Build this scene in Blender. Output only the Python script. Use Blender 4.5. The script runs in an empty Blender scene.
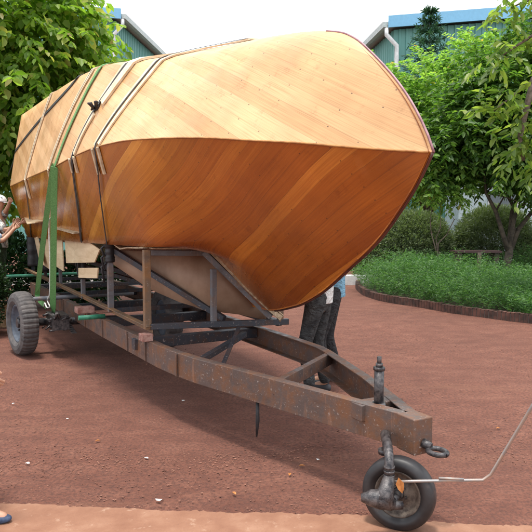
import bpy, bmesh, math, random
import numpy as np
from mathutils import Vector, Matrix
random.seed(7); RNG = np.random.default_rng(11)
S = bpy.context.scene
# ------------------------------------------------------------------ camera
cam_d = bpy.data.cameras.new('camera'); cam = bpy.data.objects.new('camera', cam_d)
S.collection.objects.link(cam); S.camera = cam
cam.location = (0, 0, 1.75)
PITCH = math.atan(51/650)
cam.rotation_euler = (math.radians(90)-PITCH, 0, 0)
cam_d.sensor_width = 36; cam_d.lens = 36*650/532
cam_d.clip_start = 0.05; cam_d.clip_end = 2000
# ------------------------------------------------------------------ light
SUN_EL, SUN_AZ = math.radians(83), math.radians(-140)     # azimuth from +Y towards +X
w = bpy.data.worlds.new('World'); S.world = w; w.use_nodes = True
nt = w.node_tree; nt.nodes.clear()
sky = nt.nodes.new('ShaderNodeTexSky'); sky.sky_type = 'NISHITA'; sky.sun_disc = False
sky.sun_elevation = SUN_EL; sky.sun_rotation = SUN_AZ
sky.dust_density = 6; sky.air_density = 1.0; sky.ozone_density = 1.0
mix = nt.nodes.new('ShaderNodeMix'); mix.data_type = 'RGBA'; mix.inputs[0].default_value = .72
mix.inputs[7].default_value = (10.5, 10.8, 11.2, 1)
bg = nt.nodes.new('ShaderNodeBackground'); bg.inputs[1].default_value = 0.14
out = nt.nodes.new('ShaderNodeOutputWorld')
nt.links.new(sky.outputs[0], mix.inputs[6]); nt.links.new(mix.outputs[2], bg.inputs[0]); nt.links.new(bg.outputs[0], out.inputs[0])
sun_d = bpy.data.lights.new('sun', 'SUN'); sun = bpy.data.objects.new('sun', sun_d); S.collection.objects.link(sun)
sun_d.energy = 3.0; sun_d.angle = math.radians(9); sun_d.color = (1, .955, .88)
sv = Vector((math.sin(SUN_AZ)*math.cos(SUN_EL), math.cos(SUN_AZ)*math.cos(SUN_EL), math.sin(SUN_EL)))
sun.rotation_euler = sv.to_track_quat('Z', 'Y').to_euler(); sun.location = (8, 10, 20)
S.view_settings.view_transform = 'Standard'; S.view_settings.look = 'None'
S.view_settings.exposure = 0.48; S.view_settings.gamma = 1; S.view_settings.use_curve_mapping = False
S.render.engine = 'CYCLES'; S.cycles.max_bounces = 8; S.cycles.transparent_max_bounces = 8

# ------------------------------------------------------------------ trailer frame: s along (away from the hitch), w to the near side
HX = np.array([.885, 3.62]); DV = np.array([-.48, .877]); DV = DV/np.linalg.norm(DV); NV = np.array([-DV[1], DV[0]])
def T(s, w, z):
    q = HX+s*DV+w*NV
    return Vector((q[0], q[1], z))
DS = Vector((DV[0], DV[1], 0)); DN = Vector((NV[0], NV[1], 0)); UP = Vector((0, 0, 1))
# ------------------------------------------------------------------ materials
def mat(name, build):
    m = bpy.data.materials.new(name); m.use_nodes = True; t = m.node_tree; b = t.nodes['Principled BSDF']
    build(t, b); return m
def N(t, kind, **kw):
    n = t.nodes.new(kind)
    for k, v in kw.items():
        if k.startswith('i_'):
            key = k[2:]; key = int(key) if key.isdigit() else key.replace('_', ' ')
            n.inputs[key].default_value = v
        else: setattr(n, k, v)
    return n
def L(t, a, b): t.links.new(a, b)
def ramp(t, fac, stops, interp='LINEAR'):
    r = t.nodes.new('ShaderNodeValToRGB'); r.color_ramp.interpolation = interp
    e = r.color_ramp.elements
    while len(e) < len(stops): e.new(.5)
    for el, (p, c) in zip(e, stops): el.position = p; el.color = (*c, 1)
    L(t, fac, r.inputs[0]); return r.outputs[0]
def noise(t, scale, detail=4, rough=.55, vec=None, stretch=None, dist=0):
    n = N(t, 'ShaderNodeTexNoise', i_Scale=scale, i_Detail=detail, i_Roughness=rough, i_Distortion=dist)
    if vec is None: vec = N(t, 'ShaderNodeTexCoord').outputs['Object']
    if stretch:
        m = N(t, 'ShaderNodeMapping'); m.inputs['Scale'].default_value = stretch; L(t, vec, m.inputs[0]); vec = m.outputs[0]
    L(t, vec, n.inputs['Vector']); return n.outputs['Fac']
def bump(t, b, h, strength=.3, dist=.01):
    n = N(t, 'ShaderNodeBump', i_Strength=strength, i_Distance=dist); L(t, h, n.inputs['Height']); L(t, n.outputs[0], b.inputs['Normal'])
def mixc(t, fac, a, b, mode='MIX'):
    m = N(t, 'ShaderNodeMix', data_type='RGBA', blend_type=mode)
    for sock, v in ((0, fac), (6, a), (7, b)):
        if isinstance(v, (int, float)): m.inputs[sock].default_value = v
        elif isinstance(v, tuple): m.inputs[sock].default_value = (*v, 1)
        else: L(t, v, m.inputs[sock])
    return m.outputs[2]
def math_(t, op, a, b=None):
    m = N(t, 'ShaderNodeMath', operation=op)
    for i, v in enumerate((a, b)):
        if v is None: continue
        if isinstance(v, (int, float)): m.inputs[i].default_value = v
        else: L(t, v, m.inputs[i])
    return m.outputs[0]
def mottled(name, c1, c2, scale=6, rough=.6, bs=.2, metal=0, bd=.004, mid=(.38, .62)):
    def f(t, b):
        L(t, ramp(t, noise(t, scale, 6, .65), [(mid[0], c1), (mid[1], c2)]), b.inputs['Base Color'])
        b.inputs['Roughness'].default_value = rough; b.inputs['Metallic'].default_value = metal
        bump(t, b, noise(t, scale*8, 4), bs, bd)
    return mat(name, f)
def plain(name, c, rough=.6, metal=0, var=.12):
    return mottled(name, tuple(x*(1-var) for x in c), tuple(x*(1+var) for x in c), 9, rough, .1, metal)

def planks(name, a, b_, width, cols, seam=.55, rough=.3, coat=.4, two=False):
    """diagonal strip planking, from the hull's own (length, girth) map"""
    def f(t, bs):
        uv = N(t, 'ShaderNodeUVMap', uv_map='hull').outputs[0]
        sx = N(t, 'ShaderNodeSeparateXYZ'); L(t, uv, sx.inputs[0]); u, v = sx.outputs[0], sx.outputs[1]
        wob = math_(t, 'MULTIPLY', noise(t, .4, 1, .5, uv), .06)
        p = math_(t, 'ADD', math_(t, 'MULTIPLY', u, a), math_(t, 'MULTIPLY', v, b_)); p = math_(t, 'ADD', p, wob)
        q = math_(t, 'SUBTRACT', math_(t, 'MULTIPLY', v, a), math_(t, 'MULTIPLY', u, b_))
        pw = math_(t, 'DIVIDE', p, width)
        cell = math_(t, 'FLOOR', pw); fr = math_(t, 'FRACT', pw)
        wn = N(t, 'ShaderNodeTexWhiteNoise', noise_dimensions='1D'); L(t, cell, wn.inputs['W'])
        cb = N(t, 'ShaderNodeCombineXYZ'); L(t, math_(t, 'MULTIPLY', pw, 9), cb.inputs[0]); L(t, math_(t, 'MULTIPLY', q, 1.1), cb.inputs[1])
        L(t, math_(t, 'MULTIPLY', cell, 3.7), cb.inputs[2])
        grain = noise(t, 1.0, 6, .6, cb.outputs[0], None, .6)
        fac = math_(t, 'ADD', math_(t, 'MULTIPLY', wn.outputs[0], .48), math_(t, 'MULTIPLY', grain, .52))
        col = ramp(t, fac, [(.18, cols[0]), (.5, cols[1]), (.8, cols[2])])
        cg = N(t, 'ShaderNodeCombineXYZ'); L(t, math_(t, 'MULTIPLY', pw, 22), cg.inputs[0]); L(t, math_(t, 'MULTIPLY', q, 2.2), cg.inputs[1]); L(t, cell, cg.inputs[2])
        col = mixc(t, 1.0, col, ramp(t, noise(t, 1.0, 3, .6, cg.outputs[0]), [(.32, (.80, .76, .70)), (.5, (1, 1, 1)), (.72, (1.08, 1.08, 1.06))]), 'MULTIPLY')
        col = mixc(t, 1.0, col, ramp(t, noise(t, 6.5, 5, .75, uv), [(.30, (.78, .74, .70)), (.42, (1, 1, 1))]), 'MULTIPLY')
        big = noise(t, 1.3, 3, .5, uv)
        col = mixc(t, 1.0, col, ramp(t, big, [(.3, (.72, .70, .66)), (.7, (1.12, 1.12, 1.15))]), 'MULTIPLY')
        if two:   # the bow half is laid in redder, darker timber than the stern half
            side = math_(t, 'LESS_THAN', cell, 32.5)
            col = mixc(t, math_(t, 'MULTIPLY', side, .85), col, mixc(t, 1.0, col, (.78, .58, .46), 'MULTIPLY'))
        edge = math_(t, 'LESS_THAN', fr, .03)
        col = mixc(t, math_(t, 'MULTIPLY', edge, seam), col, (.06, .022, .008))
        # plugged nail holes: one short dark dot every so often along both edges of each strip
        fq = math_(t, 'ABSOLUTE', math_(t, 'SUBTRACT', math_(t, 'FRACT', math_(t, 'DIVIDE', q, .24)), .5))
        fp = math_(t, 'ABSOLUTE', math_(t, 'SUBTRACT', math_(t, 'FRACT', math_(t, 'ADD', pw, .42)), .5))
        dq = math_(t, 'LESS_THAN', fq, .022); dp = math_(t, 'LESS_THAN', fp, .032)
        rnd = math_(t, 'GREATER_THAN', noise(t, 2.4, 1, .5, uv), .47)
        dot = math_(t, 'MULTIPLY', math_(t, 'MULTIPLY', dq, dp), rnd)
        col = mixc(t, math_(t, 'MULTIPLY', dot, .75), col, (.035, .015, .008))
        L(t, col, bs.inputs['Base Color'])
        L(t, ramp(t, noise(t, 5, 4, .6, uv), [(.3, (rough*.75,)*3), (.7, (rough*1.5,)*3)]), bs.inputs['Roughness'])
        bs.inputs['Coat Weight'].default_value = coat; bs.inputs['Coat Roughness'].default_value = .22
        hh = math_(t, 'ADD', math_(t, 'MULTIPLY', edge, -1.0), math_(t, 'MULTIPLY', grain, .25))
        bump(t, bs, hh, .18, .004)
    return mat(name, f)

M = {}
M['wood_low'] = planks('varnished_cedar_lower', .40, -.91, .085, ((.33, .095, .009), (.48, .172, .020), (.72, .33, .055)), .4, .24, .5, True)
M['wood_up'] = planks('varnished_cedar_upper_sunlit', .36, -.93, .12, ((.57, .320, .140), (.67, .405, .190), (.74, .475, .245)), .22, .42, .12)  # paler than the lower cedar: partly its finish, partly bright sunlight put into the colour
M['wood_plain'] = mottled('varnished_veneer', (.40, .20, .09), (.54, .31, .15), 3, .4, .1)
M['band'] = mottled('purplish_edge', (.22, .10, .12), (.36, .20, .22), 12, .5)
def rust(name, c_paint, c_rust, lo, hi, rough=.55):
    def f(t, b):
        n1 = noise(t, 7, 8, .7); n2 = noise(t, 3, 5, .6, None, (1, 1, 4))
        c = ramp(t, n1, [(lo, c_paint), (hi, c_rust)])
        st = noise(t, 26, 3, .6, None, (1, 1, .12))
        c = mixc(t, ramp(t, st, [(.60, (0, 0, 0)), (.74, (.4, .4, .4))]), c, tuple(min(1, x*1.9+.03) for x in c_rust))
        c = mixc(t, ramp(t, n2, [(.55, (0, 0, 0)), (.75, (.6, .6, .6))]), c, (.05, .035, .032))
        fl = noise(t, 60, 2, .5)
        c = mixc(t, ramp(t, fl, [(.65, (0, 0, 0)), (.72, (.7, .7, .7))]), c, (.36, .31, .28))  # pale scuff flecks, strengthened to paint in whitish highlights of the top flange
        L(t, c, b.inputs['Base Color'])
        L(t, ramp(t, n1, [(.35, (.34,)*3), (.65, (.75,)*3)]), b.inputs['Roughness'])
        b.inputs['Metallic'].default_value = .15
        bump(t, b, noise(t, 55, 6, .7), .45, .004)
    return mat(name, f)
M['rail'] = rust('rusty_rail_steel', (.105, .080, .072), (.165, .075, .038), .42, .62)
M['angle'] = rust('ochre_rust_angle', (.15, .105, .07), (.25, .13, .055), .4, .62)
M['darksteel'] = rust('dark_blue_steel', (.035, .042, .055), (.09, .05, .035), .48, .68)
M['greysteel'] = rust('grey_steel', (.14, .145, .16), (.20, .13, .09), .5, .7)
M['castiron'] = mottled('greasy_cast_iron', (.018, .018, .022), (.11, .10, .10), 26, .32, .5, .3)
M['rod'] = mottled('bare_steel_rod', (.28, .27, .27), (.40, .30, .24), 14, .45, .2, .5)
def tyre_f(t, b):
    L(t, ramp(t, noise(t, 7, 6, .6), [(.35, (.010, .010, .012)), (.6, (.024, .023, .025)), (.8, (.12, .08, .065))]), b.inputs['Base Color'])
    b.inputs['Roughness'].default_value = .5; bump(t, b, noise(t, 40, 5), .25, .003)
M['tyre'] = mat('worn_tyre_rubber', tyre_f)
M['tyre_dusty'] = mottled('dusty_tyre_rubber', (.05, .048, .05), (.105, .095, .092), 8, .8, .3)
M['rim_blue'] = mottled('dull_blue_grey_rim', (.045, .06, .085), (.10, .12, .15), 10, .6)
M['rim_dust'] = mottled('dusty_brown_rim', (.045, .032, .026), (.15, .12, .095), 22, .7, .5)
M['black'] = mottled('black_rubber', (.010, .010, .012), (.030, .030, .034), 12, .55, .3)
M['green_web'] = mottled('green_webbing', (.075, .22, .065), (.15, .35, .12), 90, .7, .3)
M['green_pipe'] = mottled('green_painted_pipe', (.02, .17, .10), (.05, .26, .16), 16, .45)
M['rope'] = mottled('white_rope', (.55, .54, .5), (.75, .74, .7), 40, .8)
M['batten'] = mottled('pale_pine_batten', (.60, .47, .30), (.76, .65, .47), 9, .6)
M['padwood'] = mottled('pale_used_wood', (.42, .32, .2), (.62, .50, .34), 14, .7)
M['block'] = mottled('grubby_pine_block', (.28, .17, .09), (.52, .38, .22), 14, .7)
M['redblock'] = mottled('red_stained_block', (.22, .09, .07), (.40, .25, .21), 16, .7)
def ply_f(t, b):
    c = ramp(t, noise(t, 2.2, 6, .6, None, (1, 1, 5), 1.2), [(.3, (.52, .38, .22)), (.7, (.70, .56, .37))])
    L(t, c, b.inputs['Base Color']); b.inputs['Roughness'].default_value = .65
M['ply'] = mat('pale_plywood', ply_f)
M['plydark'] = mottled('weathered_plywood', (.20, .12, .075), (.36, .235, .15), 5, .6)
M['plytan'] = mottled('tan_plywood_sheet', (.25, .15, .095), (.35, .225, .15), 2.5, .6)
M['plyedge'] = mottled('plywood_edge', (.24, .17, .10), (.50, .39, .26), 30, .7)
M['skin'] = mottled('tan_skin', (.40, .21, .13), (.50, .28, .19), 8, .5, .05)
M['leafdry'] = mottled('dry_leaf', (.36, .13, .03), (.50, .21, .06), 30, .6)
M['white'] = plain('white_scrap', (.7, .7, .68), .7)

def leafmat(name, stops, transl=.45, rough=.42):
    def f(t, b):
        g = N(t, 'ShaderNodeNewGeometry')
        c = ramp(t, g.outputs['Random Per Island'], stops)
        b.inputs['Roughness'].default_value = rough; b.inputs['Specular IOR Level'].default_value = .35
        L(t, c, b.inputs['Base Color'])
        tr = N(t, 'ShaderNodeBsdfTranslucent'); L(t, mixc(t, 1.0, c, (1.5, 1.7, .7), 'MULTIPLY'), tr.inputs[0])
        mx = N(t, 'ShaderNodeMixShader'); mx.inputs[0].default_value = transl
        o = t.nodes['Material Output']; L(t, b.outputs[0], mx.inputs[1]); L(t, tr.outputs[0], mx.inputs[2]); L(t, mx.outputs[0], o.inputs[0])
    return mat(name, f)
M['leaf_left'] = leafmat('broad_yellow_green_leaf', [(0, (.09, .17, .025)), (.45, (.18, .31, .05)), (.85, (.32, .43, .09)), (1, (.36, .30, .12))], .55)
M['leaf_round'] = leafmat('fresh_green_leaf', [(0, (.10, .20, .05)), (.5, (.20, .34, .085)), (.95, (.32, .46, .13)), (1, (.42, .26, .08))], .55)
M['leaf_big'] = leafmat('deep_green_leaf', [(0, (.04, .095, .025)), (.6, (.09, .18, .04)), (1, (.18, .29, .06))], .45)
M['leaf_branch'] = leafmat('long_olive_leaf', [(0, (.09, .15, .04)), (.5, (.16, .24, .06)), (1, (.28, .34, .09))], .55)
M['leaf_hedge'] = leafmat('dark_hedge_leaf', [(0, (.012, .035, .012)), (1, (.035, .085, .03))], .25)
M['needle'] = leafmat('grey_green_needle', [(0, (.10, .14, .075)), (1, (.20, .25, .14))], .3)
M['fern'] = leafmat('feathery_green_frond', [(0, (.035, .10, .032)), (.6, (.08, .18, .06)), (1, (.16, .28, .11))], .4)
M['pine'] = leafmat('blue_green_needle', [(0, (.02, .07, .05)), (1, (.06, .13, .08))], .2)
M['bark'] = mottled('grey_brown_bark', (.07, .05, .038), (.20, .155, .12), 10, .85, .6)
M['bark_dark'] = mottled('dark_bark', (.03, .024, .018), (.09, .07, .05), 10, .85, .6)

def dirt_f(t, b):
    co = N(t, 'ShaderNodeTexCoord').outputs['Object']
    big = noise(t, .55, 5, .6, co); mid = noise(t, 3.2, 6, .65, co, (1, 1.6, 1)); fine = noise(t, 42, 5, .7, co); gr = noise(t, 120, 4, .7, co)
    c = ramp(t, mid, [(.28, (.125, .043, .026)), (.5, (.182, .068, .042)), (.74, (.240, .102, .066))])
    c = mixc(t, 1.0, c, ramp(t, big, [(.3, (.80, .78, .78)), (.7, (1.16, 1.18, 1.2))]), 'MULTIPLY')
    c = mixc(t, ramp(t, fine, [(.38, (.9,)*3), (.58, (0, 0, 0))]), c, (.085, .033, .023))
    c = mixc(t, ramp(t, gr, [(.64, (0, 0, 0)), (.73, (.8, .8, .8))]), c, (.33, .17, .12))
    c = mixc(t, ramp(t, gr, [(.26, (.7,)*3), (.36, (0, 0, 0))]), c, (.07, .035, .03))
    # wheel tracks: long pale scuffs across the yard
    tr = noise(t, .9, 4, .55, co, (.5, 2.0, 1), .8)
    c = mixc(t, ramp(t, tr, [(.58, (0, 0, 0)), (.72, (.3,)*3)]), c, (.23, .105, .062))
    L(t, c, b.inputs['Base Color']); b.inputs['Roughness'].default_value = .93
    h = math_(t, 'ADD', math_(t, 'MULTIPLY', fine, .8), math_(t, 'MULTIPLY', gr, .5))
    h = math_(t, 'ADD', h, math_(t, 'MULTIPLY', mid, 1.6))
    bump(t, b, h, .75, .022)
M['dirt'] = mat('red_laterite_dirt', dirt_f)
def slab_f(t, b):
    co = N(t, 'ShaderNodeTexCoord').outputs['Object']
    c = ramp(t, noise(t, 4.5, 6, .65, co), [(.3, (.20, .090, .052)), (.52, (.245, .120, .072)), (.72, (.30, .165, .105))])
    c = mixc(t, ramp(t, noise(t, 13, 6, .7, co), [(.6, (0, 0, 0)), (.68, (.5, .5, .5))]), c, (.40, .27, .19))
    c = mixc(t, ramp(t, noise(t, 90, 3, .6, co), [(.3, (.5,)*3), (.42, (0, 0, 0))]), c, (.17, .08, .06))
    L(t, c, b.inputs['Base Color']); b.inputs['Roughness'].default_value = .9; bump(t, b, noise(t, 60, 5, .7, co), .4, .006)
M['slab'] = mat('dusty_concrete', slab_f)

# ------------------------------------------------------------------ object helpers
def tag(o, label=None, cat=None, group=None, kind=None):
    if label: o['label'] = label
    if cat: o['category'] = cat
    if group: o['group'] = group
    if kind: o['kind'] = kind
    return o
def thing(name, label, cat, loc=(0, 0, 0), group=None):
    o = bpy.data.objects.new(name, None); S.collection.objects.link(o); o.location = loc; o.empty_display_size = .2
    return tag(o, label, cat, group)
class MB:
    def __init__(s): s.v = []; s.f = []; s.sm = []
    def add(s, vs, fs, smooth=False):
        k = len(s.v); s.v += [Vector(v) for v in vs]; s.f += [tuple(i+k for i in f) for f in fs]; s.sm += [smooth]*len(fs); return s
    def box(s, c, ax, ay, az, hx, hy, hz):
        c = Vector(c); vs = [c+ax*(hx*i)+ay*(hy*j)+az*(hz*k) for i in (-1, 1) for j in (-1, 1) for k in (-1, 1)]
        return s.add(vs, [(0, 1, 3, 2), (4, 6, 7, 5), (0, 4, 5, 1), (2, 3, 7, 6), (0, 2, 6, 4), (1, 5, 7, 3)])
    def beam(s, p0, p1, wd, ht, up=UP):
        p0, p1 = Vector(p0), Vector(p1); d = (p1-p0).normalized(); sd = d.cross(up).normalized(); u = sd.cross(d)
        return s.box((p0+p1)/2, d, sd, u, (p1-p0).length/2, wd/2, ht/2)
    def tube(s, pts, r, seg=10, cap=True, smooth=True):
        pts = [Vector(p) for p in pts]; n = len(pts); rs = r if isinstance(r, (list, tuple)) else [r]*n
        ref = None; vs = []
        for i, p in enumerate(pts):
            d = (pts[min(i+1, n-1)]-pts[max(i-1, 0)]).normalized()
            if ref is None: ref = d.orthogonal().normalized()
            ref = (ref-d*ref.dot(d)).normalized(); b = d.cross(ref)
            for k in range(seg):
                a = 2*math.pi*k/seg; vs.append(p+(ref*math.cos(a)+b*math.sin(a))*rs[i])
        fs = [(i*seg+k, i*seg+(k+1) % seg, (i+1)*seg+(k+1) % seg, (i+1)*seg+k) for i in range(n-1) for k in range(seg)]
        s.add(vs, fs, smooth)
        if cap:
            k0 = len(s.v)-len(vs); s.f.append(tuple(k0+k for k in range(seg))[::-1]); s.sm.append(False)
            s.f.append(tuple(k0+(n-1)*seg+k for k in range(seg))); s.sm.append(False)
        return s
    def ribbon(s, pts, nrm, wd, th):
        """flat band along pts, lying on a surface with normals nrm"""
        pts = [Vector(p) for p in pts]; n = len(pts); vs = []
        for i, p in enumerate(pts):
            d = (pts[min(i+1, n-1)]-pts[max(i-1, 0)]).normalized(); q = Vector(nrm[i] if isinstance(nrm, list) else nrm).normalized()
            sd = d.cross(q).normalized(); q = sd.cross(d).normalized()
            for a, b in ((-1, 0), (1, 0), (1, 1), (-1, 1)): vs.append(p+sd*(wd/2*a)+q*(th*b))
        fs = [(i*4+k, i*4+(k+1) % 4, (i+1)*4+(k+1) % 4, (i+1)*4+k) for i in range(n-1) for k in range(4)]
        fs += [(3, 2, 1, 0), tuple((n-1)*4+k for k in range(4))]
        return s.add(vs, fs)
    def lathe(s, c, ax, prof, seg=40, smooth=True, mod=None):
        """closed profile of (offset along axis, radius) turned about ax"""
        c = Vector(c); ax = Vector(ax).normalized(); u = ax.orthogonal().normalized(); v = ax.cross(u); n = len(prof); vs = []
        for k in range(seg):
            a = 2*math.pi*k/seg; e = u*math.cos(a)+v*math.sin(a)
            for j, (h, r) in enumerate(prof):
                rr = r+(mod(k, j) if mod else 0); vs.append(c+ax*h+e*rr)
        fs = [(k*n+j, ((k+1) % seg)*n+j, ((k+1) % seg)*n+(j+1) % n, k*n+(j+1) % n) for k in range(seg) for j in range(n)]
        return s.add(vs, fs, smooth)
    def prism(s, poly, off):
        poly = [Vector(p) for p in poly]; off = Vector(off); n = len(poly)
        return s.add(poly+[p+off for p in poly], [tuple(range(n))[::-1], tuple(range(n, 2*n))]+[(i, (i+1) % n, n+(i+1) % n, n+i) for i in range(n)])
    def build(s, name, m, parent=None, bevel=0, subsurf=0):
        me = bpy.data.meshes.new(name); loc = parent_loc(parent) if parent else Vector()
        me.from_pydata([v-loc for v in s.v], [], s.f); me.update()
        me.polygons.foreach_set('use_smooth', s.sm)
        bm = bmesh.new(); bm.from_mesh(me); bmesh.ops.recalc_face_normals(bm, faces=bm.faces); bm.to_mesh(me); bm.free()
        o = bpy.data.objects.new(name, me); S.collection.objects.link(o); me.materials.append(m)
        if parent: o.parent = parent
        if bevel:
            b = o.modifiers.new('bevel', 'BEVEL'); b.width = bevel; b.segments = 2; b.limit_method = 'ANGLE'; b.angle_limit = math.radians(40)
        return o
def parent_loc(p):
    v = Vector()
    while p is not None: v = v+Vector(p.location); p = p.parent
    return v
def top(o, base):
    """a one-mesh thing: move its origin to its base"""
    base = Vector(base)-parent_loc(o) if False else Vector(base)
    o.data.transform(Matrix.Translation(-base)); o.location = base; return o
def pch(xs, ys, x):
    """monotone cubic through the control values"""
    xs = np.array(xs, float); ys = np.array(ys, float); h = np.diff(xs); dl = np.diff(ys)/h; m = np.zeros_like(ys)
    m[0], m[-1] = dl[0], dl[-1]
    for i in range(1, len(xs)-1): m[i] = 0 if dl[i-1]*dl[i] <= 0 else 2*dl[i-1]*dl[i]/(dl[i-1]+dl[i])
    x = np.clip(x, xs[0], xs[-1]); i = np.clip(np.searchsorted(xs, x)-1, 0, len(xs)-2); t = (x-xs[i])/h[i]
    return (1+2*t)*(1-t)**2*ys[i]+t*(1-t)**2*h[i]*m[i]+t*t*(3-2*t)*ys[i+1]+t*t*(t-1)*h[i]*m[i+1]

# ================================================================== SETTING
def sheet(name, m, poly, z, kind='structure'):
    me = bpy.data.meshes.new(name); me.from_pydata([(x, y, z) for x, y in poly], [], [tuple(range(len(poly)))]); me.materials.append(m)
    o = bpy.data.objects.new(name, me); S.collection.objects.link(o); return tag(o, kind=kind)
# ground: fine grid near the camera with slight unevenness, falling back to a big flat sheet
def build_ground():
    xs = np.concatenate([[-600, -120, -40, -16], np.linspace(-9, 9, 130), [16, 40, 120, 600]])
    ys = np.concatenate([[-300, -40, -8], np.linspace(1.5, 17, 120), [24, 50, 150, 900]])
    X, Y = np.meshgrid(xs, ys); Z = (np.sin(X*1.7+Y*.6)*np.sin(Y*1.3-X*.4)*.006+np.sin(X*4.1+1)*np.sin(Y*3.7)*.003)
    near = (np.abs(X) < 9.1) & (Y > 1.4) & (Y < 17.1); Z = np.where(near, Z-.004, 0)
    V = np.stack([X, Y, Z], -1).reshape(-1, 3); nx = len(xs)
    F = [(j*nx+i, j*nx+i+1, (j+1)*nx+i+1, (j+1)*nx+i) for j in range(len(ys)-1) for i in range(nx-1)]
    me = bpy.data.meshes.new('ground'); me.from_pydata(V.tolist(), [], F); me.materials.append(M['dirt'])
    me.polygons.foreach_set('use_smooth', [True]*len(F))
    o = bpy.data.objects.new('ground', me); S.collection.objects.link(o); tag(o, kind='structure')
build_ground()
# concrete apron in front, its far edge lost under blown dirt
def build_apron():
    e = []
    for x in np.linspace(-9, 9, 900):
        y = 3.80-.075*(x+1.6)+.010*math.sin(x*3.1)+.006*math.sin(x*13.7+1)+RNG.normal(0, .006)
        if x > .62: y -= .045
        e.append((x, y))
    sheet('concrete_apron', M['slab'], [(9, -6), (-9, -6)][::-1]+[(9, -6)]+[] if False else [(-9, -6), (9, -6)]+e[::-1], .012)
build_apron()
def scatter(name, m, n, gen, smin, smax, flat=.6, kind='stuff'):
    base = np.array([(1, 0, 0), (0, 1, 0), (-1, 0, 0), (0, -1, 0), (0, 0, 1), (0, 0, -1)], float)
    fs = np.array([(0, 1, 4), (1, 2, 4), (2, 3, 4), (3, 0, 4), (1, 0, 5), (2, 1, 5), (3, 2, 5), (0, 3, 5)])
    P = gen(n); sz = smin+(smax-smin)*RNG.random(n)**3
    a = RNG.random(n)*6.28; V = base[None]*sz[:, None, None]*(1+.35*RNG.normal(size=(n, 6, 1)))
    V[:, :, 2] *= flat; c, s_ = np.cos(a)[:, None], np.sin(a)[:, None]
    x = V[:, :, 0]*c-V[:, :, 1]*s_; y = V[:, :, 0]*s_+V[:, :, 1]*c; V = np.stack([x, y, V[:, :, 2]], -1)+P[:, None, :]
    F = (fs[None]+6*np.arange(n)[:, None, None]).reshape(-1, 3)
    me = bpy.data.meshes.new(name); me.from_pydata(V.reshape(-1, 3).tolist(), [], F.tolist()); me.materials.append(m)
    o = bpy.data.objects.new(name, me); S.collection.objects.link(o)
    return tag(o, kind=kind) if kind else o
def gpos(n):
    y = 3.2+9*RNG.random(n)**1.7; x = (RNG.random(n)-.5)*y*.95; k = n//7; tx = -2.6+3.4*RNG.random(k); x[:k] = tx; y[:k] = 4.62+.10*tx+.05*np.sin(tx*3)+RNG.normal(0, .13, k); k2 = k//2; tx = 1.2+2.6*RNG.random(k2); x[k:k+k2] = tx; y[k:k+k2] = 4.3+.25*tx+RNG.normal(0, .16, k2); return np.stack([x, y, np.full(n, .0)], -1)
M['pebble'] = mottled('red_pebble', (.11, .045, .03), (.26, .125, .085), 3, .9)
tag(scatter('gravel', M['pebble'], 16000, gpos, .002, .0085), 'fine red gravel strewn over the dirt yard', 'gravel')

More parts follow.
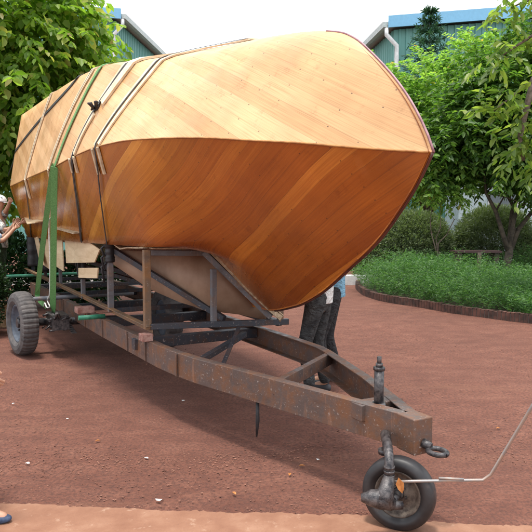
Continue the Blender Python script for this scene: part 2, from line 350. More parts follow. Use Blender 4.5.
# ================================================================== BUILDINGS
def corr(name, c1, c2):
    def f(t, b):
        co = N(t, 'ShaderNodeTexCoord').outputs['Object']
        L(t, ramp(t, noise(t, .8, 5, .6, co, (1, 1, .3)), [(.3, c1), (.7, c2)]), b.inputs['Base Color']); b.inputs['Roughness'].default_value = .5
    return mat(name, f)
M['teal'] = corr('teal_ribbed_cladding', (.11, .30, .27), (.155, .37, .33))
M['fascia'] = plain('sky_blue_fascia', (.20, .47, .70), .5, 0, .04)
M['gutter'] = plain('pale_grey_trim', (.52, .58, .56), .5)
M['pipe'] = plain('white_drain_pipe', (.72, .74, .74), .4)
M['roofing'] = plain('grey_roof_sheet', (.46, .54, .53), .5)
def shed(label, p, front, side, flen, slen, h, rise, pitch=.9):
    """ribbed shed: corner p, unit vectors along the front and back along the side"""
    p = Vector(p); f = Vector((*front, 0)).normalized(); s_ = Vector((*side, 0)).normalized(); n = -s_
    if abs(f.cross(s_).z) < .5: pass
    t = thing('shed', label, 'building', p)
    def ribs(a, dirv, outv, length, h0, h1):
        m = MB(); k = max(2, int(length/.28)); vs = []; us = []
        for i in range(k):
            x0 = i*length/k; w_ = length/k
            for fx, o_ in ((0, 0), (.62, 0), (.7, .04), (.92, .04)): us.append((x0+fx*w_, o_))
        us.append((length, 0))
        for x, o_ in us:
            hh = h0+(h1-h0)*min(1, x/length)
            vs += [a+dirv*x+outv*o_, a+dirv*x+outv*o_+UP*hh]
        return m.add(vs, [(2*i, 2*i+2, 2*i+3, 2*i+1) for i in range(len(us)-1)])
    of = (-s_-f*(-s_).dot(f)).normalized(); os_ = (-f-s_*(-f).dot(s_)).normalized()
    ribs(p, f, of, flen, h-.1, h+rise-.1).build('front_wall', M['teal'], t)
    ribs(p, s_, os_, slen, h-.1, h-.1).build('side_wall', M['teal'], t)
    # back faces closed by a plain inner shell
    q = [p, p+f*flen, p+f*flen+s_*slen, p+s_*slen]
    m = MB(); m.prism([q[0]+s_*.3+f*.1, q[1]+s_*.3, q[1]+s_*.3+UP*(h+rise-.15), q[0]+s_*.3+f*.1+UP*(h-.2)], s_*(slen-.4)); m.build('inner_wall', M['gutter'], t)
    # roof slab with an overhanging verge
    m = MB(); e = os_*.34+of*.3
    m.prism([p+e+UP*h, p+f*flen+of*.35+UP*(h+rise), p+f*flen+of*.35+UP*(h+rise+.12), p+e+UP*(h+.12)], s_*(slen+.3)); m.build('roof', M['roofing'], t)
    m = MB(); m.prism([p+e+of*.03+UP*(h-.12), p+f*flen+of*.38+UP*(h+rise-.12), p+f*flen+of*.38+UP*(h+rise+.32), p+e+of*.03+UP*(h+.32)], of*.06); m.build('fascia', M['fascia'], t)
    m = MB(); m.prism([p+os_*.50+of*.26+UP*(h-.08), p+os_*.342+of*.26+UP*(h-.08), p+os_*.342+of*.26+UP*(h+.12), p+os_*.53+of*.26+UP*(h+.12)], s_*(slen)); m.build('gutter', M['gutter'], t)
    m = MB(); a = p+os_*.36+of*.2
    m.tube([a+UP*(h-.1), a+UP*(h-.35), p+of*.2-os_*.05+UP*(h-.75), p+of*.2-os_*.05+UP*(h-1.3), p+of*.2-os_*.05], .085, 10); m.build('downpipe', M['pipe'], t)
    return t
shed('teal ribbed shed with blue fascia behind the round tree on the right', (5.0, 26, 0), (1, .11), (-.11, 1), 18, 14, 9.05, 1.9)
shed('teal ribbed shed behind the broad-leaved tree on the left', (-6.75, 30, 0), (-1, .05), (.10, 1), 16, 16, 10.55, 1.2)
# pale low building glimpsed through the trees
def low_building():
    t = thing('low_building', 'pale blue-white low building glimpsed beyond the big right-hand tree', 'building', (9, 27, 0))
    MB().box((13.5, 24.6, 2.0), Vector((1, 0, 0)), Vector((0, 1, 0)), UP, 6.5, .9, 2.0).build('wall', plain('pale_blue_wall', (.52, .66, .70), .6), t)
    MB().box((13.5, 24.4, 4.1), Vector((1, 0, 0)), Vector((0, 1, 0)), UP, 6.9, 1.4, .08).build('roof', M['roofing'], t)
    gl = plain('grey_window_glass', (.12, .16, .18), .15)
    for x in (8.6, 10.6, 12.6, 14.6):
        w_ = MB().box((x, 23.69, 2.0), Vector((1, 0, 0)), Vector((0, 1, 0)), UP, .55, .03, .6).build('window', M['pipe'], t)
        MB().box((x, 23.65, 2.0), Vector((1, 0, 0)), Vector((0, 1, 0)), UP, .49, .02, .54).build('pane', gl, w_)
low_building()

# ================================================================== VEGETATION
def rot_from(dirs, roll):
    """frames whose x axis is dirs"""
    d = dirs/np.linalg.norm(dirs, axis=1, keepdims=True)
    up = np.tile([0, 0, 1.0], (len(d), 1)); up[np.abs(d[:, 2]) > .95] = [1, 0, 0]
    s_ = np.cross(d, up); s_ /= np.linalg.norm(s_, axis=1, keepdims=True); u = np.cross(s_, d)
    c, k = np.cos(roll)[:, None], np.sin(roll)[:, None]
    return d, s_*c+u*k, -s_*k+u*c
def leaf_mesh(name, m, P, D, size, aspect, parent, fold=.25, curl=.25, rollsd=.5):
    n = len(P); d, s_, u = rot_from(D, RNG.normal(0, rollsd, n)); sz = size*(.6+.7*RNG.random(n))
    tpl = [(0, 0, 0), (.35, .5, fold), (.75, .38, fold*.6), (1, 0, -curl), (.75, -.38, fold*.6), (.35, -.5, fold), (.5, 0, 0)]
    V = np.zeros((n, 6, 3))
    for i, (x, y, z) in enumerate(tpl[:6]):
        V[:, i] = P+(d*x+s_*(y*aspect)+u*(z*aspect*.6-abs(x)*curl*x*.5))*sz[:, None]
    base = 6*np.arange(n)[:, None]
    F = np.concatenate([base+np.array([[0, 1, 2, 3]]), base+np.array([[0, 3, 4, 5]])], 1).reshape(-1, 4)
    me = bpy.data.meshes.new(name); loc = np.array(parent_loc(parent)) if parent else np.zeros(3)
    V = V.reshape(-1, 3)-loc
    me.vertices.add(len(V)); me.vertices.foreach_set('co', V.astype(np.float32).ravel())
    me.loops.add(F.size); me.loops.foreach_set('vertex_index', F.ravel().astype(np.int32))
    me.polygons.add(len(F)); me.polygons.foreach_set('loop_start', (4*np.arange(len(F))).astype(np.int32)); me.polygons.foreach_set('loop_total', np.full(len(F), 4, np.int32))
    me.update(calc_edges=True); me.validate(); me.materials.append(m)
    o = bpy.data.objects.new(name, me); S.collection.objects.link(o)
    if parent: o.parent = parent
    return o
PW = [.38]
def blobs(ells, n):
    """clump centres through a few ellipsoids, denser towards the skin"""
    vol = np.array([e[3]*e[4]*e[5] for e in ells])**.67; idx = RNG.choice(len(ells), n, p=vol/vol.sum()); E = np.array(ells)[idx]
    v = RNG.normal(size=(n, 3)); v /= np.linalg.norm(v, axis=1, keepdims=True); r = RNG.random(n)**PW[0]
    return E[:, :3]+v*E[:, 3:6]*r[:, None], v
def sprays(C, outv, per, length, droop, spread=.5):
    """leaves in pairs along a drooping twig from each clump centre"""
    n = len(C); d = outv*.8+RNG.normal(0, spread, (n, 3)); d[:, 2] -= droop*.4; d /= np.linalg.norm(d, axis=1, keepdims=True)
    t = np.tile(np.linspace(.05, 1, per), n); C_ = np.repeat(C, per, 0); D_ = np.repeat(d, per, 0); ln = np.repeat(length*(.6+.7*RNG.random(n)), per)
    P = C_+D_*(t*ln)[:, None]; P[:, 2] -= droop*(t**2)*ln*.5
    side = np.cross(D_, [0, 0, 1.0]); side /= np.linalg.norm(side, axis=1, keepdims=True)+1e-6
    sg = np.where(np.arange(len(P)) % 2 == 0, 1, -1)[:, None]
    L_ = side*sg*.9+D_*.55+RNG.normal(0, .25, P.shape); L_[:, 2] -= droop*(.5+.5*RNG.random(len(P)))
    return P, L_
def trunk_mesh(base, tops, r0, m, parent, name='trunk', bend=.12):
    mb = MB(); base = Vector(base)
    fork = base+(sum((Vector(t) for t in tops), Vector())/len(tops)-base)*.38
    pts = [base.lerp(fork, t/5)+Vector((random.uniform(-1, 1)*bend*.3, random.uniform(-1, 1)*bend*.3, 0))*(1 if t else 0) for t in range(6)]
    mb.tube(pts, [r0*(1.35 if i == 0 else 1-.07*i) for i in range(6)], 10)
    for tp in tops:
        tp = Vector(tp); k = random.randint(3, 5); a = pts[k]; q = []
        for i in range(7):
            t = i/6; p = a.lerp(tp, t); p += Vector((random.uniform(-1, 1), random.uniform(-1, 1), random.uniform(-.5, 1)))*bend*(t > 0)*(1 if i < 6 else 0); q.append(p)
        mb.tube(q, [r0*.55*(1-.85*i/6) for i in range(7)], 7)
        for j in range(3):
            a2 = q[random.randint(2, 5)]; e = a2+Vector((random.uniform(-1, 1), random.uniform(-1, 1), random.uniform(-.2, 1))).normalized()*r0*random.uniform(5, 10)
            mb.tube([a2, a2.lerp(e, .5)+Vector((0, 0, bend*.3)), e], [r0*.2, r0*.13, r0*.05], 5)
    return mb.build(name, m, parent)
def tree(name, label, base, ells, tops, r0, lm, bm_, n, per, tw, lsize, aspect, droop, group=None):
    t = thing(name, label, 'tree', base, group)
    trunk_mesh(base, tops, r0, bm_, t)
    C, v = blobs(ells, n); keep = C[:, 2] > .3; C, v = C[keep], v[keep]
    P, D = sprays(C, v, per, tw, droop)
    leaf_mesh('crown', lm, P, D, lsize, aspect, t)
    return t
# left broad-leaved tree, behind the boat's stern
tree('broadleaf_tree', 'broad-leaved yellow-green tree overhanging the stern of the boat on the left', (-6.2, 13.5, 0),
     [(-5.4, 12.2, 5.4, 2.3, 1.3, 1.7), (-4.3, 12.4, 4.2, 1.5, 1.2, 1.5), (-6.3, 12.2, 3.4, 1.6, 1.2, 1.9), (-4.0, 12.8, 5.35, .95, .9, .9), (-5.4, 12.6, 3.0, 1.3, 1.0, 1.1), (-4.5, 13.0, 3.6, 1.6, .9, .8)],
     [(-5.6, 12.4, 5.6), (-4.4, 12.6, 4.6), (-6.5, 12.4, 4.5), (-3.9, 12.9, 4.9), (-5.2, 12.6, 3.4)], .17, M['leaf_left'], M['bark'], 2100, 11, .5, .17, .62, .75)
tree('leafy_sapling', 'low pale green treetop showing just over the boat beside the left shed', (-3.3, 17.5, 0),
     [(-3.9, 17.5, 4.85, 1.0, .7, .6), (-2.9, 17.6, 4.7, .9, .6, .5), (-4.6, 17.4, 4.7, .8, .6, .7), (-3.4, 17.5, 3.8, 1.0, .7, .9)],
     [(-3.7, 17.5, 4.8), (-2.8, 17.6, 4.6), (-4.5, 17.4, 4.6)], .09, M['leaf_left'], M['bark'], 420, 10, .4, .15, .6, .6)
# round fresh green tree right of the bow
tree('round_tree', 'round fresh green tree in front of the teal shed, right of the bow', (4.8, 19.5, 0),
     [(4.5, 19.2, 5.3, 1.15, 1.0, 1.1), (3.7, 19.0, 4.3, 1.1, .9, 1.3), (5.6, 19.4, 4.9, 1.1, 1.0, 1.3), (4.4, 19.0, 3.4, 1.6, 1.0, 1.3), (6.3, 19.0, 5.8, .8, .8, 1.0), (5.8, 19, 6.4, .6, .6, .55), (3.2, 19.2, 5.6, .5, .6, .5)],
     [(4.4, 19.2, 5.4), (3.6, 19.1, 4.4), (5.5, 19.4, 5.0), (6.2, 19.2, 5.9), (4.6, 19.2, 3.7)], .13, M['leaf_round'], M['bark'], 2100, 12, .42, .13, .5, .35)
# dense dark tree behind the bed
tree('dark_tree', 'big dense dark green tree leaning over the fern bed at the right edge', (5.25, 14.3, 0),
     [(6.2, 15.6, 4.6, 2.0, 1.4, 1.4), (4.5, 15.3, 3.7, 1.0, 1.0, 1.0), (7.2, 15.5, 3.6, 1.6, 1.4, 1.2), (5.4, 15.4, 3.3, 1.5, 1.2, .75), (6.8, 15.2, 5.6, 1.5, 1.2, .9), (4.0, 15.2, 3.0, .6, .6, .7), (6.4, 14.6, 3.2, 1.5, .9, 1.0), (5.8, 14.2, 2.75, .8, .4, .5), (5.9, 14.3, 4.2, .9, .5, .9), (5.3, 15.2, 4.3, 1.0, .8, .8)],
     [(6.5, 16.0, 4.4), (4.6, 15.2, 3.7), (7.4, 15.3, 3.9), (5.7, 15.2, 3.4)], .11, M['leaf_big'], M['bark_dark'], 3600, 12, .42, .15, .48, .45)
tree('bright_shrub', 'small bright green leafy tree low in front of the round hedge', (3.95, 15.0, 0),
     [(4.1, 14.9, 2.25, .55, .4, .28), (3.7, 15.0, 2.55, .45, .4, .3), (4.5, 14.9, 2.5, .35, .35, .2)],
     [(4.1, 14.9, 2.2), (3.7, 15.0, 2.5), (4.5, 14.9, 2.4)], .03, M['leaf_round'], M['bark'], 120, 10, .25, .11, .5, .4)
# overhanging branch tree, trunk out of frame
def overhang():
    t = thing('overhanging_tree', 'near tree at the right edge reaching long-leaved branches into view', 'tree', (8.95, 12.2, 0))
    K = lambda p: (p[0]*1.42, p[1]*1.42, 1.75+(p[2]-1.75)*1.42 if p[2] > 2.2 else p[2]*1.2)
    mb = MB(); mb.tube([K(q) for q in [(6.3, 8.6, 0), (6.28, 8.6, 1.4), (6.15, 8.5, 2.6), (5.9, 8.45, 3.8), (5.5, 8.4, 4.9)]], [.2, .16, .14, .11, .06], 12)
    br = [[(6.1, 8.5, 2.8), (5.0, 8.1, 3.45), (4.0, 8.0, 3.45), (3.25, 8.0, 3.40), (2.75, 8.0, 3.0)],
          [(3.25, 8.0, 3.40), (3.15, 7.95, 3.1), (3.05, 7.9, 2.7), (3.1, 7.9, 2.4)],
          [(6.0, 8.5, 3.4), (4.9, 8.1, 4.0), (3.9, 7.9, 4.12), (3.2, 7.9, 3.9), (2.75, 7.9, 3.6)],
          [(5.9, 8.4, 3.8), (4.8, 8.1, 4.35), (4.0, 7.9, 4.4), (3.3, 7.9, 4.35), (2.9, 7.9, 4.2)],
          [(5.7, 8.4, 4.3), (4.6, 8.0, 4.75), (3.7, 7.9, 4.78), (3.2, 7.9, 4.6)],
          [(6.1, 8.5, 2.6), (5.0, 8.2, 2.9), (4.1, 8.0, 2.95), (3.4, 8.0, 2.75)]]
    C = []; 
    for q in br:
        q = [K(p) for p in q]
        mb.tube(q, [.07*(1-.2*i) if i < 4 else .011 for i in range(len(q))], 6)
        for i in range(len(q)-1):
            a, b = np.array(q[i]), np.array(q[i+1])
            for k in range(8 if i else 2): C.append(a+(b-a)*random.random()+RNG.normal(0, .15, 3))
        for k in range(6): C.append(np.array(q[-1])+RNG.normal(0, .12, 3))
    mb.build('trunk', M['bark'], t)
    C = np.array(C); v = RNG.normal(0, 1, C.shape); v[:, 0] -= .5; v /= np.linalg.norm(v, axis=1, keepdims=True)
    P, D = sprays(C, v, 8, .42, .6, .6)
    leaf_mesh('crown', M['leaf_branch'], P, D, .19, .42, t)
overhang()
def norfolk(base, h):
    t = thing('norfolk_pine', 'dark tiered conifer poking above the round tree against the teal shed', 'tree', base)
    b = Vector(base); MB().tube([b, b+UP*h*.5, b+UP*h], [.14, .08, .015], 8).build('trunk', M['bark_dark'], t)
    P = []; D = []
    for k in range(18):
        z = h*(.35+.65*k/17); ln = .16+(h-z)*.42
        for j in range(7):
            a = j*2*math.pi/7+k*.45; o = np.array([math.cos(a), math.sin(a), .0])
            for i in range(14):
                u = (i+.5)/14; p = np.array(base)+np.array([0, 0, z])+o*ln*u+np.array([0, 0, ln*.35*u*u])
                for q in range(3):
                    P.append(p); dd = o*.8+RNG.normal(0, .55, 3); dd[2] += .35; D.append(dd)
    leaf_mesh('crown', M['pine'], np.array(P), np.array(D), .2, .2, t)
norfolk((5.9, 24, 0), 9.0)
# clipped mounds
def mound(label, ells, base, n, lm=None, ls=.085, asp=.2, group='clipped round hedges beyond the fern bed', name='hedge_mound'):
    t = thing(name, label, 'hedge', base, group)
    b = Vector(base)
    mb = MB()
    for k in range(5):
        e = ells[k % len(ells)]; mb.tube([b+Vector((random.uniform(-.15, .15), 0, 0)), Vector(e[:3])+Vector((random.uniform(-.5, .5)*e[3], 0, e[5]*.3))], [.035, .012], 6)
    mb.build('stem', M['bark_dark'], t)
    PW[0] = .22; C, v = blobs(ells, n); PW[0] = .38; k = C[:, 2] > .04; C, v = C[k], v[k]
    P = np.repeat(C, 8, 0)+RNG.normal(0, .035, (len(C)*8, 3)); D = np.repeat(v, 8, 0)+RNG.normal(0, .7, (len(C)*8, 3)); D[:, 2] += .4
    leaf_mesh('foliage', lm or M['needle'], P, D, ls, asp, t)
mound('grey-green clipped mound just right of the bow, left one of the two', [(4.0, 17.6, .95, 1.05, .8, .92), (3.0, 17.7, .6, .7, .6, .6)], (3.9, 17.6, 0), 7500)
mound('grey-green clipped mound behind the tree trunk, right one of the two', [(6.25, 17.8, 1.0, 1.12, .9, 1.0), (7.7, 17.8, .7, .8, .7, .7)], (6.3, 17.8, 0), 9000)
mound('dark hedge behind the boat stern at the left edge', [(-5.0, 12.0, .7, .9, .6, .75), (-6.4, 12.2, .8, 1.0, .6, .8), (-3.6, 12.6, .55, .9, .5, .55)], (-5.2, 12.0, 0), 2400, M['leaf_hedge'], .10, .5, None, 'dark_hedge')
mound('long dark hedge closing the yard behind the trailer', [(-1.5, 22, .9, 3.0, .8, 1.0), (2.5, 21.5, 1.0, 2.6, .8, 1.2)], (0, 22, 0), 1800, M['leaf_hedge'], .16, .5, None, 'long_hedge')
# fern bed
KERB = [(2.35, 16.4), (2.18, 15.3), (2.16, 14.4), (2.33, 13.3), (2.92, 12.35), (3.41, 11.5), (4.25, 10.55), (5.6, 9.6), (8.0, 8.5)]
def spline(pts, n):
    pts = np.array(pts); t = np.concatenate([[0], np.cumsum(np.linalg.norm(np.diff(pts, axis=0), axis=1))]); q = np.linspace(0, t[-1], n)
    return np.stack([pch(t, pts[:, i], q) for i in range(pts.shape[1])], -1), t[-1]
def fern_bed():
    kc, ln = spline(KERB, 400)
    poly = [tuple(p) for p in kc[::8]]+[(11, 9), (11, 16.4)]
    sheet('bed_soil', plain('dark_bed_soil', (.05, .035, .025), .95), poly, .05)
    n = 5200; P = []; k = 0
    kx = np.interp
    while len(P) < n:
        y = random.uniform(9.0, 15.6); x = random.uniform(2.2, 8.5)
        j = np.argmin((kc[:, 0]-x)**2+(kc[:, 1]-y)**2)
        a, b = kc[max(j-1, 0)], kc[min(j+1, len(kc)-1)]; tx, ty = b-a; nx, ny = x-kc[j, 0], y-kc[j, 1]
        if tx*ny-ty*nx > 0 and math.hypot(nx, ny) > .06: P.append((x, y, .05, min(1, math.hypot(nx, ny)/.5)))
    P = np.array(P); m_ = 40; hgt = (.66+.12*np.sin(P[:, 0]*4.7+P[:, 1]*3.1)*np.sin(P[:, 1]*2.3-P[:, 0])+.13*np.sin(P[:, 0]*2.1)+.10*np.sin(P[:, 1]*1.7+P[:, 0])+RNG.normal(0, .05, n))*(.62+.38*P[:, 3])*(1+.075*(P[:, 1]-11.5))
    ang = RNG.random(n)*6.28; lean = .25+.35*RNG.random(n); dirv = np.stack([np.cos(ang)*lean, np.sin(ang)*lean, np.ones(n)], -1)
    t = np.tile(np.linspace(.12, 1, m_), n); R = lambda a: np.repeat(a, m_, 0)
    Q = R(P[:, :3])+R(dirv)*(t*R(hgt))[:, None]; Q[:, :2] += R(dirv)[:, :2]*((t**2)*R(hgt)*.7)[:, None]; Q[:, 2] -= t**3*R(hgt)*.18
    Q += RNG.normal(0, .025, Q.shape)
    D = RNG.normal(0, 1, Q.shape); D[:, 2] = np.abs(D[:, 2])*.5+.1
    o = leaf_mesh('fern_ground_cover', M['fern'], Q, D, .062, .17, None); tag(o, 'feathery green ground cover filling the kerbed bed', 'ground cover', kind='stuff')
    # brick-on-edge kerb
    t_ = thing('bed_kerb', 'curved edging of upright dark bricks around the fern bed', 'kerb', (KERB[4][0], KERB[4][1], 0))
    nb = int(ln/.075); kc2, _ = spline(KERB, nb+1); mb = MB(); mo = MB()
    for i in range(nb):
        a, b = Vector((*kc2[i], 0)), Vector((*kc2[i+1], 0)); d = (b-a).normalized(); sd = d.cross(UP)
        h = .15+random.uniform(-.008, .008); mb.box((a+b)/2+UP*(h/2-.01), d, sd, UP, .031, .05, h/2)
        mo.box((a+b)/2+UP*.055, d, sd, UP, (b-a).length/2*.999, .040, .06)
    brick = mottled('sooty_brick', (.035, .022, .018), (.13, .06, .045), 5, .85, .4)
    mb.build('brick', brick, t_, .004)['kind'] = 'stuff'; mo.build('mortar', plain('grey_mortar', (.12, .10, .09), .9), t_)
fern_bed()
# low things behind the bed
def bench():
    t = thing('garden_bench', 'low dark garden bench with reddish slats behind the fern bed', 'bench', (4.45, 14.0, 0))
    X, Y = Vector((1, 0, 0)), Vector((0, 1, 0)); mr = plain('maroon_slat', (.05, .02, .022), .4); 
    m = MB()
    for k in range(3): m.box((4.5, 13.8+.14*k, .97), X, Y, UP, .5, .055, .02)
    m.build('seat', mr, t)
    for x in (4.1, 4.9): MB().box((x, 13.94, .485), X, Y, UP, .05, .18, .463).build('leg', M['bark_dark'], t)
bench()
MB_ = MB(); MB_.box((0, 16.3, .12), Vector((1, 0, 0)), Vector((0, 1, 0)), UP, 12, .14, .12)
tag(MB_.build('low_kerb', M['pipe']), 'long white-painted low kerb running behind the mounds', 'kerb')
def path_post():
    o = MB().tube([(4.35, 13.3, 0), (4.36, 13.3, .5), (4.38, 13.3, .98)], [.05, .045, .04], 8).build('wooden_post', M['bark_dark']); top(o, (4.35, 13.3, 0))
    tag(o, 'short dark wooden post standing in the ferns beside the bench', 'post')
path_post()

# ================================================================== BOAT
SX = [-.05, .12, .42, .76, 1.18, 1.67, 2.33, 2.81, 3.31, 4.04, 4.78, 6.38, 8.25]
CW = [0, .09, .22, .35, .48, .64, .80, .90, .99, 1.03, 1.07, 1.09, 1.10]
CZ = [2.09, 2.11, 2.15, 2.20, 2.25, 2.31, 2.36, 2.38, 2.37, 2.34, 2.29, 2.25, 2.20]
RS = [-.05, 0, .10, .20, .32, .52, .67, .84, 1.33, 2.3, 3.2, 5, 8.25]; RZ = [2.09, 2.19, 2.34, 2.46, 2.58, 2.75, 2.86, 2.94, 3.06, 3.20, 3.31, 3.40, 3.42]
DS_ = [-.05, .02, .10, .23, .52, .95, 1.45, 1.95, 2.63, 3.3, 5, 8.25]; DZ = [2.09, 2.0, 1.915, 1.805, 1.59, 1.37, 1.13, .97, .85, .84, .86, 1.0]; DW = [0, -.01, -.025, -.05, -.10, -.18, -.26, -.34, -.42, -.46, -.46, -.42]
def section(s):
    """closed ring of (w,z): ridge, upper near panel, chine, lower near panel, keel, far side"""
    C = np.array([pch(SX, CW, s), pch(SX, CZ, s)]); R = np.array([0.0, pch(RS, RZ, s)]); D = np.array([pch(DS_, DW, s), pch(DS_, DZ, s)])
    kf = float(pch([-.05, .5, 1, 2, 2.9, 4.14, 8.25], [.30, .35, .45, .48, .50, .74, .82], s)); kz = float(pch([-.05, .5, 1, 2, 2.9, 4.14, 8.25], [.66, .76, .80, .84, .855, .93, .95], s))
    K = np.array([C[0]*kf, C[1]+(R[1]-C[1])*kz])
    sharp = float(pch([-.05, 1.5, 3, 8.25], [.1, .4, .72, .93], s))
    up = []
    for i in range(17):
        t = i/16; ctrl = K*2-(R+C)/2 if False else K+(K-(R+C)/2)*.55
        bz = (1-t)**2*R+2*t*(1-t)*ctrl+t*t*C
        h = .42; pl = R+(K-R)*(t/h) if t < h else K+(C-K)*((t-h)/(1-h))
        up.append(bz*(1-sharp)+pl*sharp)
    f = float(pch([-.05, 1.6, 2.9, 8.25], [0, 0, 1, 1], s))
    A0 = C+(D-C)*.45; B0 = C+(D-C)*.78
    A1 = np.array([float(pch([2, 3, 8.25], [.42, .64, .86], s)), float(pch([2, 3, 8.25], [1.52, 1.46, 1.40], s))]); B1 = np.array([float(pch([2, 3, 8.25], [.1, .05, .0], s)), float(pch([2, 3, 8.25], [1.30, 1.44, 1.25], s))])
    A = A0*(1-f)+A1*f; B = B0*(1-f)+B1*f
    lo = [C+(A-C)*i/8+(np.array([.006, -.003]) if s > .4 else np.zeros(2))*math.sin(math.pi*i/8) for i in range(1, 9)]+[A+(B-A)*i/4 for i in range(1, 5)]+[B+(D-B)*i/4 for i in range(1, 5)]
    Ew = float(pch([-.05, .8, 2.7, 4, 8.25], [0, -.28, -.70, -.95, -1.03], s)); Ez = float(pch([-.05, .8, 2.7, 8.25], [2.09, 1.95, 1.75, 1.8], s))
    Gw = float(pch([-.05, .8, 2.7, 4, 8.25], [0, -.22, -.62, -.85, -.9], s)); Gz = float(pch([-.05, .8, 2.7, 8.25], [2.10, 2.6, 2.95, 3.2], s)); Gz = min(Gz, R[1]-.02*min(1, s+.05))
    E_, G = np.array([Ew, Ez]), np.array([Gw, Gz])
    far = [D+(E_-D)*i/4 for i in range(1, 5)]+[E_+(G-E_)*i/4 for i in range(1, 5)]+[G+(R-G)*i/5 for i in range(1, 5)]
    return up, lo, far
def build_boat():
    t = thing('boat', 'large unfinished varnished wooden boat hull lying on the trailer with planked bow', 'boat', T(3.5, 0, 1.0))
    loc = parent_loc(t); st = [-.05+8.3*(i/130)**2.3 for i in range(131)]; secs = [section(s) for s in st]
    def panel(name, pick, m, flip=False, thick=.018, side=False):
        rows = [pick(q) for q in secs]; k = len(rows[0]); V = []; UV = []
        for s, row in zip(st, rows):
            g = 0
            for j, p in enumerate(row):
                if j: g += float(np.linalg.norm(row[j]-row[j-1]))
                V.append(T(s, p[0], p[1])-loc); UV.append((s, -float(p[1]) if side else g))
        F = [(i*k+j, i*k+j+1, (i+1)*k+j+1, (i+1)*k+j) for i in range(len(st)-1) for j in range(k-1)]
        if flip: F = [f[::-1] for f in F]
        me = bpy.data.meshes.new(name); me.from_pydata(V, [], F); me.polygons.foreach_set('use_smooth', [True]*len(F))
        uv = me.uv_layers.new(name='hull')
        for lp in me.loops: uv.data[lp.index].uv = UV[lp.vertex_index]
        me.materials.append(m); o = bpy.data.objects.new(name, me); S.collection.objects.link(o); o.parent = t
        md = o.modifiers.new('thickness', 'SOLIDIFY'); md.thickness = thick; md.offset = -1; md.use_rim = False
        return o
    # girth measured from the chine for both visible panels
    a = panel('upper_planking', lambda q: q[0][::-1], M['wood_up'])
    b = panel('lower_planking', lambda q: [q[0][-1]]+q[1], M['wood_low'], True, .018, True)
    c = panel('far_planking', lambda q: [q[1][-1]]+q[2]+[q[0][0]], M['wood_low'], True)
    for o in (a, b, c): o['label'] = {'upper_planking': 'pale sunlit upper planking', 'lower_planking': 'dark orange lower planking', 'far_planking': 'far side planking'}[o.name]
    up, lo, far = section(8.25); ring = up+lo+far
    MB().prism([T(8.235, *p) for p in ring], DS*.02).build('transom', M['wood_plain'], t)
    # edge strip round the stem
    pts = [T(s, 0, pch(RS, RZ, s)) for s in np.concatenate([np.linspace(1.0, .1, 24), [.05, .0, -.03, -.05]])]
    MB().tube([p+Vector((.004, -.004, 0)) for p in pts], .007, 6).build('edge_strip', M['band'], t)
    pts = [T(s, pch(DS_, DW, s), pch(DS_, DZ, s)) for s in np.concatenate([[-.05, -.02, .01, .04], np.linspace(.1, 2.4, 40)])]
    MB().tube(pts, .009, 6).build('stem_strip', mottled('dark_stem_strip', (.05, .015, .012), (.10, .03, .02), 10, .4), t)
    pts = [T(s, pch(SX, CW, s)+.002, pch(SX, CZ, s)) for s in np.linspace(-.03, 8.2, 120)]
    MB().tube(pts, .007, 5).build('chine_strip', mottled('amber_glue_line', (.30, .12, .03), (.5, .25, .08), 10, .3), t)
    return t
BOAT = build_boat()

